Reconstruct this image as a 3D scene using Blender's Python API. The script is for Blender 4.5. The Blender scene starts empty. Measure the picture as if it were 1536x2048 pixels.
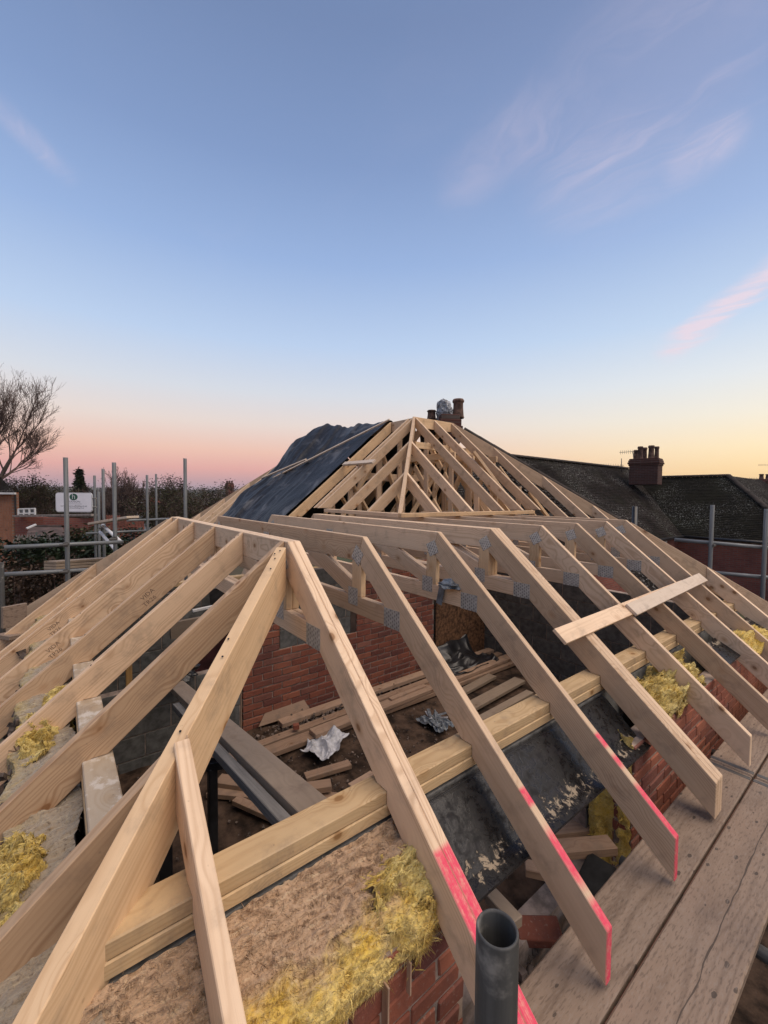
import bpy, bmesh, math, random
import numpy as np
from mathutils import Vector, Matrix, noise

random.seed(7)
S = bpy.context.scene
COL = S.collection

# ------------------------------------------------------------------ camera
# world: X = across the trusses (right slope falls to +X), Y = along the ridge, Z = up, 0 = top of flat trusses
FPX, PITCH, ROLL, YAW = 840.35, 0.0391, 0.0100, 0.9086
CAM = np.array([1.9566, -0.9111, 0.2362])
_fw = np.array([-math.sin(YAW)*math.cos(PITCH), math.cos(YAW)*math.cos(PITCH), -math.sin(PITCH)])
_rt = np.array([math.cos(YAW), math.sin(YAW), 0.0])
_up = np.cross(_rt, _fw)
_c, _s = math.cos(ROLL), math.sin(ROLL)
RT, UP = _c*_rt + _s*_up, -_s*_rt + _c*_up
FW = _fw
camd = bpy.data.cameras.new('camera'); cam = bpy.data.objects.new('camera', camd); COL.objects.link(cam)
camd.sensor_fit = 'HORIZONTAL'; camd.sensor_width = 36.0; camd.lens = 36.0*FPX/1536
camd.clip_start = 0.02; camd.clip_end = 9000
m = Matrix(((RT[0], UP[0], -FW[0], CAM[0]), (RT[1], UP[1], -FW[1], CAM[1]), (RT[2], UP[2], -FW[2], CAM[2]), (0, 0, 0, 1)))
cam.matrix_world = m
S.camera = cam

def srgb(r, g, b):
    f = lambda c: (c/255/12.92) if c/255 <= 0.04045 else ((c/255+0.055)/1.055)**2.4
    return (f(r), f(g), f(b), 1.0)

# ------------------------------------------------------------------ sky
SUN_AZ = YAW*0 + math.radians(78)     # degrees to the right of the view direction
SUN_EL = math.radians(13)
hx = math.cos(SUN_AZ)*FW[0] + math.sin(SUN_AZ)*_rt[0]; hy = math.cos(SUN_AZ)*FW[1] + math.sin(SUN_AZ)*_rt[1]
hn = math.hypot(hx, hy); SUNH = Vector((hx/hn, hy/hn, 0))

def px_dir(x, y):
    d = FW + RT*(x-768)/FPX + UP*(1024-y)/FPX
    return Vector(d/np.linalg.norm(d))

W = bpy.data.worlds.new('World'); S.world = W; W.use_nodes = True
nt = W.node_tree; nt.nodes.clear()
class NB:
    def __init__(s, nt): s.nt = nt
    def n(s, t, **k):
        x = s.nt.nodes.new(t)
        for a, b in k.items(): setattr(x, a, b)
        return x
    def l(s, a, b): s.nt.links.new(a, b)
    def val(s, x, sock):
        if isinstance(x, (int, float)): sock.default_value = x
        elif isinstance(x, (tuple, list, Vector)): sock.default_value = x
        else: s.l(x, sock)
    def math(s, op, a, b=0.0, c=None, clamp=False):
        x = s.n('ShaderNodeMath', operation=op); x.use_clamp = clamp
        s.val(a, x.inputs[0]); s.val(b, x.inputs[1])
        if c is not None: s.val(c, x.inputs[2])
        return x.outputs[0]
    def vmath(s, op, a, b=(0, 0, 0)):
        x = s.n('ShaderNodeVectorMath', operation=op); s.val(a, x.inputs[0]); s.val(b, x.inputs[1])
        return x.outputs['Value'] if op in ('DOT_PRODUCT', 'LENGTH', 'DISTANCE') else x.outputs[0]
    def ramp(s, f, stops, interp='LINEAR'):
        x = s.n('ShaderNodeValToRGB'); cr = x.color_ramp; cr.interpolation = interp
        while len(cr.elements) > 1: cr.elements.remove(cr.elements[-1])
        cr.elements[0].position = stops[0][0]; cr.elements[0].color = stops[0][1]
        for p, c in stops[1:]:
            e = cr.elements.new(p); e.color = c
        s.val(f, x.inputs[0]); return x.outputs[0]
    def mix(s, f, a, b, blend='MIX', clamp=True):
        x = s.n('ShaderNodeMix', data_type='RGBA', blend_type=blend); x.clamp_factor = clamp
        s.val(f, x.inputs[0]); s.val(a, x.inputs[6]); s.val(b, x.inputs[7]); return x.outputs[2]
    def noise(s, v, scale=5, detail=3, rough=.5, dist=0, dim='3D'):
        x = s.n('ShaderNodeTexNoise'); x.noise_dimensions = dim
        if v is not None: s.l(v, x.inputs['Vector'])
        x.inputs['Scale'].default_value = scale; x.inputs['Detail'].default_value = detail
        x.inputs['Roughness'].default_value = rough; x.inputs['Distortion'].default_value = dist
        return x.outputs['Fac']
    def vor(s, v, scale=5, feature='F1', rnd=1):
        x = s.n('ShaderNodeTexVoronoi'); x.feature = feature; s.l(v, x.inputs['Vector'])
        x.inputs['Scale'].default_value = scale; x.inputs['Randomness'].default_value = rnd
        return x
    def mr(s, v, a, b, c=0.0, d=1.0, smooth=True):
        x = s.n('ShaderNodeMapRange'); x.interpolation_type = 'SMOOTHSTEP' if smooth else 'LINEAR'
        s.val(v, x.inputs[0])
        for i, q in enumerate((a, b, c, d)): s.val(q, x.inputs[i+1])
        return x.outputs[0]
    def sep(s, v):
        x = s.n('ShaderNodeSeparateXYZ'); s.l(v, x.inputs[0]); return x.outputs
    def comb(s, a, b, c):
        x = s.n('ShaderNodeCombineXYZ')
        for i, q in enumerate((a, b, c)): s.val(q, x.inputs[i])
        return x.outputs[0]

g = NB(nt)
tc = g.n('ShaderNodeTexCoord'); D = g.vmath('NORMALIZE', tc.outputs['Generated'])
dx, dy, dz = g.sep(D)
el = g.math('MULTIPLY', g.math('ARCSINE', dz), 180/math.pi/90)          # 0..1 for 0..90 degrees
E_ = lambda d: d/90.0
left = g.ramp(el, [(0, srgb(176, 156, 170)), (E_(1.2), srgb(196, 158, 168)), (E_(3.2), srgb(232, 170, 167)), (E_(5.5), srgb(241, 194, 179)),
                   (E_(9), srgb(234, 217, 211)), (E_(13), srgb(216, 220, 230)), (E_(19), srgb(187, 208, 239)), (E_(28), srgb(152, 179, 224)),
                   (E_(37), srgb(129, 154, 200)), (E_(47), srgb(114, 136, 179)), (1, srgb(96, 118, 162))])
right = g.ramp(el, [(0, srgb(252, 208, 138)), (E_(2.5), srgb(253, 220, 160)), (E_(5.5), srgb(251, 231, 192)), (E_(9), srgb(240, 234, 220)),
                    (E_(13), srgb(224, 230, 236)), (E_(19), srgb(191, 212, 239)), (E_(28), srgb(156, 181, 224)),
                    (E_(37), srgb(135, 157, 202)), (E_(47), srgb(122, 140, 183)), (1, srgb(100, 120, 163))])
hdir = g.vmath('NORMALIZE', g.comb(dx, dy, 0.0))
ca = g.vmath('DOT_PRODUCT', hdir, tuple(SUNH))
fr = g.mr(ca, 0.10, 0.95)
sky = g.mix(fr, left, right)
# high cirrus: streaks drawn out along one wind direction, thin and pink where the last light still reaches them
plane = g.vmath('SCALE', D); plane.node.inputs[3].default_value = 1.0
inv = g.math('DIVIDE', 1.0, g.math('MAXIMUM', dz, 0.05))
pxy = g.comb(g.math('MULTIPLY', dx, inv), g.math('MULTIPLY', dy, inv), 0.0)
mp = g.n('ShaderNodeMapping'); g.l(pxy, mp.inputs[0]); mp.inputs['Rotation'].default_value = (0, 0, math.radians(-28)); mp.inputs['Scale'].default_value = (0.55, 2.6, 1)
warp = g.noise(pxy, 1.3, 4, .55)
wv = g.vmath('ADD', mp.outputs[0], g.comb(g.math('MULTIPLY', warp, 1.1), g.math('MULTIPLY', warp, 1.6), 0.0))
streak = g.noise(wv, 1.15, 6, .6, .25)
streak = g.mr(streak, .50, .86)
broad = g.noise(pxy, .55, 2, .5)
streak = g.math('MULTIPLY', streak, g.mr(broad, .40, .62))
def patch(x, y, wdt, amt, x2=None, y2=None):
    d0 = px_dir(x, y)
    if x2 is None:
        dot = g.vmath('DOT_PRODUCT', D, tuple(d0))
        return g.math('MULTIPLY', g.mr(dot, math.cos(math.radians(wdt)), 1.0), amt)
    d1 = px_dir(x2, y2); nrm = d0.cross(d1).normalized(); mid = (d0+d1).normalized()
    half = d0.angle(d1)/2
    off = g.math('ABSOLUTE', g.math('ADD', g.vmath('DOT_PRODUCT', D, tuple(nrm)), g.math('MULTIPLY', g.math('SUBTRACT', warp, .5), .05)))
    across = g.mr(off, 0.0, math.sin(math.radians(wdt)), 1.0, 0.0)
    along = g.mr(g.vmath('DOT_PRODUCT', D, tuple(mid)), math.cos(half*1.25), math.cos(half*.35))
    return g.math('MULTIPLY', g.math('MULTIPLY', across, along), amt)
fine = g.math('POWER', g.mr(g.noise(wv, 2.4, 7, .68, .6), .30, .78), 1.5)
wisps = patch(1335, 702, 1.9, 2.4, 1690, 430)
wisps = g.math('ADD', wisps, patch(1330, 350, 2.4, .75, 1490, 240))
wisps = g.math('ADD', wisps, patch(890, 400, 4.0, .26, 1090, 190))
wisps = g.math('ADD', wisps, patch(1080, 420, 12.0, .42, 1560, -60))
wisps = g.math('ADD', wisps, patch(-30, 180, 1.5, .4, 140, 360))
cl = g.math('MULTIPLY', g.math('ADD', wisps, g.math('MULTIPLY', streak, .10)), g.math('MULTIPLY_ADD', fine, .85, .15), clamp=True)
cl = g.math('MULTIPLY', cl, g.mr(el, E_(6), E_(16)))
sky = g.mix(g.math('MINIMUM', cl, .8), sky, srgb(236, 214, 226))
nish = g.n('ShaderNodeTexSky'); nish.sky_type = 'NISHITA'; nish.sun_disc = False
nish.sun_elevation = math.radians(2.0); nish.sun_rotation = math.atan2(SUNH.x, SUNH.y); nish.altitude = 60; nish.air_density = 1.0; nish.dust_density = 1.5
nbg = g.n('ShaderNodeBackground'); g.l(nish.outputs[0], nbg.inputs[0]); nbg.inputs[1].default_value = 0.05
cbg = g.n('ShaderNodeBackground'); g.l(sky, cbg.inputs[0]); cbg.inputs[1].default_value = 0.96
addn = g.n('ShaderNodeAddShader'); g.l(nbg.outputs[0], addn.inputs[0]); g.l(cbg.outputs[0], addn.inputs[1])
wo = g.n('ShaderNodeOutputWorld'); g.l(addn.outputs[0], wo.inputs[0])

# ------------------------------------------------------------------ sun lamp added for the afterglow: warm, very soft, raised to brighten top faces
sd = bpy.data.lights.new('sun', 'SUN'); sun = bpy.data.objects.new('sun', sd); COL.objects.link(sun)
sd.energy = 3.1; sd.angle = math.radians(58); sd.color = (1.0, 0.83, 0.66)
LAMP_AZ = math.radians(112); LAMP_EL = math.radians(62)
lx = math.cos(LAMP_AZ)*FW[0] + math.sin(LAMP_AZ)*_rt[0]; ly = math.cos(LAMP_AZ)*FW[1] + math.sin(LAMP_AZ)*_rt[1]; ln_ = math.hypot(lx, ly)
sdir = Vector((lx/ln_*math.cos(LAMP_EL), ly/ln_*math.cos(LAMP_EL), math.sin(LAMP_EL)))
sun.rotation_euler = sdir.to_track_quat('Z', 'Y').to_euler()

S.view_settings.view_transform = 'Standard'; S.view_settings.look = 'None'
S.view_settings.gamma = 1.0; S.view_settings.exposure = 0.0
S.render.resolution_x = 768; S.render.resolution_y = 1024
S.render.engine = 'CYCLES'
S.cycles.max_bounces = 8; S.cycles.diffuse_bounces = 4

# ------------------------------------------------------------------ photo geometry helpers (pixel -> direction; distance from a plane)
def _hit(x, y, ax, val):
    d = FW + RT*(x-768)/FPX + UP*(1024-y)/FPX
    t = (val-CAM[ax])/d[ax]
    return Vector(CAM + t*d)
def onX(x, y, v): return _hit(x, y, 0, v)
def onY(x, y, v): return _hit(x, y, 1, v)
def onZ(x, y, v): return _hit(x, y, 2, v)
def at(x, y, depth):
    return Vector(CAM + depth*(FW + RT*(x-768)/FPX + UP*(1024-y)/FPX))

# ------------------------------------------------------------------ object helpers
def tag(o, label=None, cat=None, group=None, kind=None):
    if label: o['label'] = label
    if cat: o['category'] = cat
    if group: o['group'] = group
    if kind: o['kind'] = kind
    return o
def thing(name, loc, label, cat, group=None, kind=None):
    o = bpy.data.objects.new(name, None); COL.objects.link(o); o.location = loc; o.empty_display_size = .1
    return tag(o, label, cat, group, kind)
def link(name, me, mw, mat, parent=None):
    o = bpy.data.objects.new(name, me); COL.objects.link(o)
    if mat is not None and len(me.materials) == 0: me.materials.append(mat)
    if parent is not None:
        o.parent = parent
        inv = parent['_inv'] if False else None
        pm = WM[parent.name] if parent.name in WM else Matrix.Translation(parent.location)
        o.matrix_parent_inverse = pm.inverted()
    o.matrix_basis = mw
    WM[o.name] = mw.copy()
    return o
WM = {}
def mesh_from(bm, smooth=False):
    me = bpy.data.meshes.new('m'); bm.normal_update(); bm.to_mesh(me); bm.free()
    if smooth:
        for p in me.polygons: p.use_smooth = True
    return me
CACHE = {}
def prism(name, poly, h, O, ang, t0, t1, mat, parent=None, bev=.003, key=None):
    """poly: (a, z) points in the vertical plane through O along horizontal unit h; local X runs along the slope angle."""
    ca_, sa = math.cos(ang), math.sin(ang)
    ck = None
    if key is not None: ck = (key, tuple(poly), t0, t1, mat.name)
    if ck in CACHE and ck is not None: me = CACHE[ck]
    else:
        bm = bmesh.new()
        pts = [(a*ca_ + z*sa, -a*sa + z*ca_) for a, z in poly]
        lo = [bm.verts.new((x, t0, z)) for x, z in pts]; hi = [bm.verts.new((x, t1, z)) for x, z in pts]
        bm.faces.new(lo); bm.faces.new(list(reversed(hi)))
        n = len(pts)
        for i in range(n): bm.faces.new((lo[i], hi[i], hi[(i+1) % n], lo[(i+1) % n]))
        bmesh.ops.recalc_face_normals(bm, faces=bm.faces)
        if bev: bmesh.ops.bevel(bm, geom=list(bm.edges), offset=bev, segments=1, affect='EDGES', profile=.5)
        me = mesh_from(bm)
        if ck: CACHE[ck] = me
    h = Vector(h).normalized(); Zv = Vector((0, 0, 1)); Yv = Zv.cross(h)
    ex = h*ca_ + Zv*sa; ez = -h*sa + Zv*ca_
    mw = Matrix(((ex.x, Yv.x, ez.x, O[0]), (ex.y, Yv.y, ez.y, O[1]), (ex.z, Yv.z, ez.z, O[2]), (0, 0, 0, 1)))
    return link(name, me, mw, mat, parent)
def frame(A, B, up=Vector((0, 0, 1))):
    ex = (B-A).normalized(); up = Vector(up)
    if abs(ex.dot(up)) > .99: up = Vector((0, 1, 0))
    ey = up.cross(ex).normalized(); ez = ex.cross(ey)
    return Matrix(((ex.x, ey.x, ez.x, A.x), (ex.y, ey.y, ez.y, A.y), (ex.z, ey.z, ez.z, A.z), (0, 0, 0, 1)))
def beam(name, A, B, w, d, mat, parent=None, up=(0, 0, 1), bev=.003, key=None, warp=0):
    A = Vector(A); B = Vector(B); L = (B-A).length
    ck = (round(L, 4), w, d, mat.name) if key else None
    if ck and ck in CACHE: me = CACHE[ck]
    else:
        bm = bmesh.new(); bmesh.ops.create_cube(bm, size=1.0)
        for v in bm.verts: v.co = Vector((L*(v.co.x+.5), w*v.co.y, d*v.co.z))
        if bev: bmesh.ops.bevel(bm, geom=list(bm.edges), offset=min(bev, w*.2, d*.2), segments=1, affect='EDGES', profile=.5)
        if warp:
            bmesh.ops.subdivide_edges(bm, edges=[e for e in bm.edges if abs((e.verts[0].co-e.verts[1].co).x) > L*.5], cuts=12, use_grid_fill=True)
            for v in bm.verts: v.co.z += warp*math.sin(v.co.x/L*3.1+.4); v.co.y += warp*.6*math.sin(v.co.x/L*4.3)
        me = mesh_from(bm)
        if ck: CACHE[ck] = me
    return link(name, me, frame(A, B, up), mat, parent)
def pipe(name, A, B, mat, parent=None, r=.02415, seg=14, wall=.0038, hollow=False):
    A = Vector(A); B = Vector(B); L = (B-A).length
    bm = bmesh.new(); rings = []
    for (x, rr) in ([(0, r), (L, r)] if not hollow else [(0, r), (L-.002, r), (L, r-.001), (L, r-wall+.001), (L-.003, r-wall), (L-.5 if L > .6 else 0.02, r-wall)]):
        rings.append([bm.verts.new((x, rr*math.cos(2*math.pi*i/seg), rr*math.sin(2*math.pi*i/seg))) for i in range(seg)])
    for a, b in zip(rings, rings[1:]):
        for i in range(seg): bm.faces.new((a[i], a[(i+1) % seg], b[(i+1) % seg], b[i]))
    bm.faces.new(list(reversed(rings[0])))
    if not hollow: bm.faces.new(rings[-1])
    bmesh.ops.recalc_face_normals(bm, faces=bm.faces)
    me = mesh_from(bm)
    for p in me.polygons: p.use_smooth = len(p.vertices) == 4
    return link(name, me, frame(A, B), mat, parent)
def pydata(name, V, F, mat, parent=None, loc=(0, 0, 0), smooth=False):
    me = bpy.data.meshes.new('m'); me.from_pydata([tuple(v) for v in V], [], [tuple(f) for f in F]); me.update()
    if smooth:
        me.polygons.foreach_set('use_smooth', [True]*len(me.polygons))
    return link(name, me, Matrix.Translation(Vector(loc)), mat, parent)

# ------------------------------------------------------------------ materials
def new_mat(name, rough=.7, metal=0.0, spec=.5):
    mt = bpy.data.materials.new(name); mt.use_nodes = True
    b = mt.node_tree.nodes['Principled BSDF']; b.inputs['Roughness'].default_value = rough; b.inputs['Metallic'].default_value = metal
    b.inputs['Specular IOR Level'].default_value = spec
    return mt, NB(mt.node_tree), b
def bump(q, b, h, dist=.002, st=.5):
    x = q.n('ShaderNodeBump'); x.inputs['Strength'].default_value = st; x.inputs['Distance'].default_value = dist
    q.l(h, x.inputs['Height']); q.l(x.outputs[0], b.inputs['Normal'])

def wood(name, light, dark, ring=.011, knots=True, contrast=.55, paint=None, dirt=0.0, vary=.24, weather=None, tealrough=.68, crack=None, splat=0.0):
    mt, q, b = new_mat(name, tealrough, 0, .35)
    tco = q.n('ShaderNodeTexCoord'); oi = q.n('ShaderNodeObjectInfo')
    P = tco.outputs['Object']; x, y, z = q.sep(P); rnd = oi.outputs['Random']
    r2 = q.math('FRACT', q.math('MULTIPLY', rnd, 17.31)); r3 = q.math('FRACT', q.math('MULTIPLY', rnd, 41.7))
    xo = q.math('ADD', x, q.math('MULTIPLY', rnd, 37.0))
    low = q.noise(q.comb(q.math('MULTIPLY', xo, .9), q.math('MULTIPLY', y, 5.0), q.math('MULTIPLY', z, 5.0)), 1.0, 3, .55)
    # knots: cells long in the grain direction
    kv = q.comb(q.math('MULTIPLY', xo, 5.6), q.math('ADD', q.math('MULTIPLY', y, 8.0), r2), q.math('ADD', q.math('MULTIPLY', z, 8.0), r3))
    kn = q.vor(kv, 1.0, 'F1', 1.0)
    kd = kn.outputs['Distance']
    swirl = q.mr(kd, 0.0, .55, 1.0, 0.0)
    py = q.math('MULTIPLY_ADD', r2, .30, -.15); pz = q.math('MULTIPLY_ADD', r3, .24, -.30)
    rr = q.math('SQRT', q.math('ADD', q.math('POWER', q.math('SUBTRACT', y, py), 2.0), q.math('POWER', q.math('SUBTRACT', z, pz), 2.0)))
    rr = q.math('ADD', rr, q.math('MULTIPLY', low, .075))
    rr = q.math('ADD', rr, q.math('MULTIPLY', swirl, .030 if knots else .0))
    rv = q.comb(q.math('MULTIPLY', rr, 26.0), q.math('MULTIPLY', rnd, 90.0), q.math('MULTIPLY', xo, .25))
    sn = q.noise(rv, 1.0, 3, .6)
    ph = q.math('ADD', q.math('MULTIPLY', rr, 2*math.pi/ring), q.math('MULTIPLY', sn, 16.0))
    s = q.math('MULTIPLY_ADD', q.math('SINE', ph), .5, .5)
    s = q.math('POWER', s, 2.2)
    am = q.noise(q.comb(q.math('MULTIPLY', rr, 17.0), q.math('MULTIPLY_ADD', rnd, 40.0, 7.0), q.math('MULTIPLY', xo, .5)), 1.0, 2, .5)
    s = q.math('MULTIPLY', s, q.mr(am, .30, .68, .10, 1.0))
    fib = q.noise(q.comb(q.math('MULTIPLY', xo, 6.0), q.math('MULTIPLY', y, 260.0), q.math('MULTIPLY', z, 260.0)), 1.0, 3, .6)
    f = q.math('ADD', q.math('MULTIPLY', s, contrast), q.math('MULTIPLY', q.math('SUBTRACT', fib, .5), .45), clamp=True)
    colr = q.mix(f, light, dark)
    blot = q.noise(q.comb(q.math('MULTIPLY', xo, 2.0), q.math('MULTIPLY', y, 14.0), q.math('MULTIPLY', z, 14.0)), 1.0, 4, .6)
    colr = q.mix(q.mr(blot, .42, .75, 0, .35), colr, (light[0]*.66, light[1]*.60, light[2]*.54, 1))
    # per piece tint
    tint = q.mix(rnd, (1-vary, 1-vary*1.15, 1-vary*1.3, 1), (1+vary*.5, 1+vary*.45, 1+vary*.4, 1))
    colr = q.mix(1.0, colr, tint, 'MULTIPLY')
    if knots:
        km = q.mr(q.math('ADD', kd, q.math('MULTIPLY', q.math('SUBTRACT', fib, .5), .05)), .075, .13, 1.0, 0.0)
        cell = q.sep(kn.outputs['Color'])[0]
        km = q.math('MULTIPLY', km, q.mr(cell, .32, .38))
        colr = q.mix(q.math('MULTIPLY', km, .85), colr, (dark[0]*.35, dark[1]*.26, dark[2]*.2, 1))
        halo = q.math('MULTIPLY', q.mr(kd, .07, .30, .45, 0.0), q.mr(cell, .32, .38))
        colr = q.mix(halo, colr, (dark[0]*.9, dark[1]*.75, dark[2]*.55, 1))
    # grime and handling marks
    gm = q.noise(P, 7.0, 5, .65)
    colr = q.mix(q.mr(gm, .50, .78, 0, .42+dirt), colr, (.17, .125, .095, 1))
    sp = q.noise(P, 55.0, 2, .5)
    colr = q.mix(q.mr(sp, .70, .80, 0, .25+dirt), colr, (.07, .055, .045, 1))
    if splat:
        v1 = q.vor(q.vmath('ADD', q.vmath('MULTIPLY', P, (14.0, 30.0, 6.0)), q.comb(q.math('MULTIPLY', rnd, 30.0), 0.0, 0.0)), 1.0)
        sz = q.math('MULTIPLY', q.sep(v1.outputs['Color'])[1], .22)
        dd_ = q.math('ADD', v1.outputs['Distance'], q.math('MULTIPLY', q.math('SUBTRACT', sp, .5), .22))
        sm = q.math('MULTIPLY', q.math('LESS_THAN', dd_, sz), q.math('GREATER_THAN', q.sep(v1.outputs['Color'])[0], .45))
        colr = q.mix(q.math('MULTIPLY', sm, splat), colr, (.045, .033, .026, 1))
        dust = q.noise(P, 2.3, 5, .62)
        colr = q.mix(q.mr(dust, .48, .74, 0, .40), colr, (.26, .20, .155, 1))
        pep = q.noise(q.vmath('MULTIPLY', P, (30.0, 150.0, 60.0)), 1.0, 2, .6)
        colr = q.mix(q.mr(pep, .54, .66, 0, .45), colr, (.07, .05, .04, 1))
        colr = q.mix(q.mr(pep, .44, .34, 0, .35), colr, (.27, .22, .18, 1))
    if crack is not None:
        cn = q.noise(q.comb(q.math('MULTIPLY', x, 1.1), 3.0, 0.0), 1.0, 4, .6); cw_ = q.noise(q.comb(q.math('MULTIPLY', x, 3.5), 9.0, 0.0), 1.0, 3, .6)
        dist_ = q.math('ABSOLUTE', q.math('SUBTRACT', y, q.math('MULTIPLY_ADD', cn, .075, crack-.037)))
        cm = q.math('LESS_THAN', dist_, q.mr(cw_, .35, .7, .0006, .0045))
        colr = q.mix(q.math('MULTIPLY', cm, .85), colr, (.055, .038, .028, 1))
    if weather:
        wn = q.noise(P, 16.0, 6, .7)
        colr = q.mix(q.mr(wn, .50, .62, 0, weather[1]), colr, weather[0])
    if paint:
        ranges, ends = paint
        on = tco.outputs['Normal']; nx, ny, nz = q.sep(on)
        pn = q.noise(P, 9.0, 4, .6)
        mask = None
        for (a0, a1, soft) in ranges:
            xx = q.math('ADD', x, q.math('MULTIPLY', q.math('SUBTRACT', pn, .5), soft*1.2))
            mk = q.math('MULTIPLY', q.mr(xx, a0-soft, a0+soft), q.mr(xx, a1-soft, a1+soft, 1, 0))
            mask = mk if mask is None else q.math('MAXIMUM', mask, mk)
        face = q.math('MAXIMUM', q.mr(nz, .55, .8), q.mr(nx, .45, .6) if ends else 0.0)
        mask = q.math('MULTIPLY', mask, face)
        thin = q.math('MULTIPLY', mask, q.mr(q.math('ADD', q.math('MULTIPLY', q.noise(P, 45, 4, .75), .6), q.math('MULTIPLY', fib, .4)), .30, .58, .45, .97))
        colr = q.mix(thin, colr, (.70, .040, .105, 1))
    q.l(colr, b.inputs['Base Color'])
    bump(q, b, q.math('ADD', fib, q.math('MULTIPLY', s, .4)), .0012, .35)
    return mt

PINE = wood('pine', (.690, .515, .355, 1), (.400, .245, .140, 1))
PINE2 = wood('pine_jack', (.660, .470, .305, 1), (.360, .205, .108, 1), ring=.014, contrast=.62)
PINE_HIP = wood('pine_hip', (.690, .490, .295, 1), (.48, .290, .145, 1), ring=.018, contrast=.5)
TREATED = wood('treated_pine', (.540, .385, .215, 1), (.36, .225, .105, 1), ring=.010, contrast=.6, vary=.06, dirt=.12)
OLDWOOD = wood('floor_pine', (.37, .255, .180, 1), (.23, .14, .092, 1), ring=.012, dirt=.25)
GREYWOOD = wood('grey_timber', (.285, .225, .170, 1), (.19, .145, .108, 1), ring=.015, contrast=.4, dirt=.2)
BOARDW = wood('scaffold_board_wood', (.265, .195, .145, 1), (.155, .108, .078, 1), ring=.012, contrast=.8, dirt=.25, knots=False, vary=.1, splat=.8)
BOARDC = wood('cracked_board_wood', (.270, .195, .142, 1), (.160, .110, .078, 1), ring=.012, contrast=.8, dirt=.25, knots=False, vary=.1, splat=.8, crack=-.015)
PLATE_MORTAR = wood('mortar_splashed_plate', (.44, .37, .285, 1), (.36, .28, .19, 1), dirt=.2, weather=((.56, .51, .45, 1), .75))
PALEWOOD = wood('pale_batten', (.60, .50, .40, 1), (.48, .37, .27, 1), contrast=.4)
P1 = wood('pine_pink_long', (.690, .515, .355, 1), (.400, .245, .140, 1), paint=([(1.375, 9, .012)], True))
P2 = wood('pine_pink_two', (.690, .515, .355, 1), (.400, .245, .140, 1), paint=([(1.37, 1.43, .010), (1.52, 1.68, .03), (1.725, 9, .02)], True))
P3 = wood('pine_pink_edge', (.690, .515, .355, 1), (.400, .245, .140, 1), paint=([(1.365, 1.43, .012), (1.47, 1.52, .02), (1.60, 9, .025)], True))
PBLUE = wood('pine_blue_sprayed', (.655, .470, .318, 1), (.455, .275, .155, 1))

def plain(name, colr, rough=.7, metal=0, var=.25, nscale=6, spec=.5, bmp=0, bscale=40, dark=None):
    mt, q, b = new_mat(name, rough, metal, spec)
    tco = q.n('ShaderNodeTexCoord'); oi = q.n('ShaderNodeObjectInfo')
    P = q.vmath('ADD', tco.outputs['Object'], q.comb(q.math('MULTIPLY', oi.outputs['Random'], 31.0), 0.0, 0.0))
    nz = q.noise(P, nscale, 5, .6)
    d = dark or (colr[0]*(1-var*1.6), colr[1]*(1-var*1.6), colr[2]*(1-var*1.6), 1)
    li = (min(1, colr[0]*(1+var)), min(1, colr[1]*(1+var)), min(1, colr[2]*(1+var)), 1)
    c = q.mix(q.mr(nz, .3, .7), d, li)
    tint = q.mix(oi.outputs['Random'], (1-var*.5,)*3+(1,), (1+var*.4,)*3+(1,))
    c = q.mix(1.0, c, tint, 'MULTIPLY')
    q.l(c, b.inputs['Base Color'])
    if bmp: bump(q, b, q.noise(P, bscale, 4, .6), bmp, .6)
    return mt

def galv(name, colr, rough=.5, streak=.5, metal=.55):
    mt, q, b = new_mat(name, rough, metal)
    tco = q.n('ShaderNodeTexCoord'); oi = q.n('ShaderNodeObjectInfo'); P = tco.outputs['Object']; x, y, z = q.sep(P)
    xo = q.math('ADD', x, q.math('MULTIPLY', oi.outputs['Random'], 20.0))
    st = q.noise(q.comb(q.math('MULTIPLY', xo, 3.0), q.math('MULTIPLY', y, 90.0), q.math('MULTIPLY', z, 90.0)), 1.0, 4, .6)
    bl = q.noise(q.comb(xo, y, z), 14.0, 5, .65)
    c = q.mix(q.mr(st, .3, .75), (colr[0]*.6, colr[1]*.6, colr[2]*.6, 1), colr)
    c = q.mix(q.mr(bl, .55, .72, 0, streak), c, (.30, .28, .25, 1))
    c = q.mix(q.mr(bl, .30, .42, streak*.8, 0), c, (.06, .045, .035, 1))
    q.l(c, b.inputs['Base Color']); bump(q, b, bl, .0008, .5)
    q.l(q.mr(bl, .3, .7, rough-.1, rough+.2), b.inputs['Roughness'])
    return mt
TUBE = galv('galvanised_tube', (.235, .245, .245, 1), .55, .35, .35)
TUBE_DARK = galv('old_dark_tube', (.075, .074, .070, 1), .6, .55, .15)
COUPLER = galv('coupler_steel', (.16, .15, .14, 1), .5, .5, .6)
LINTEL_GALV = galv('galvanised_lintel', (.25, .235, .215, 1), .65, .3, .0)

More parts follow.
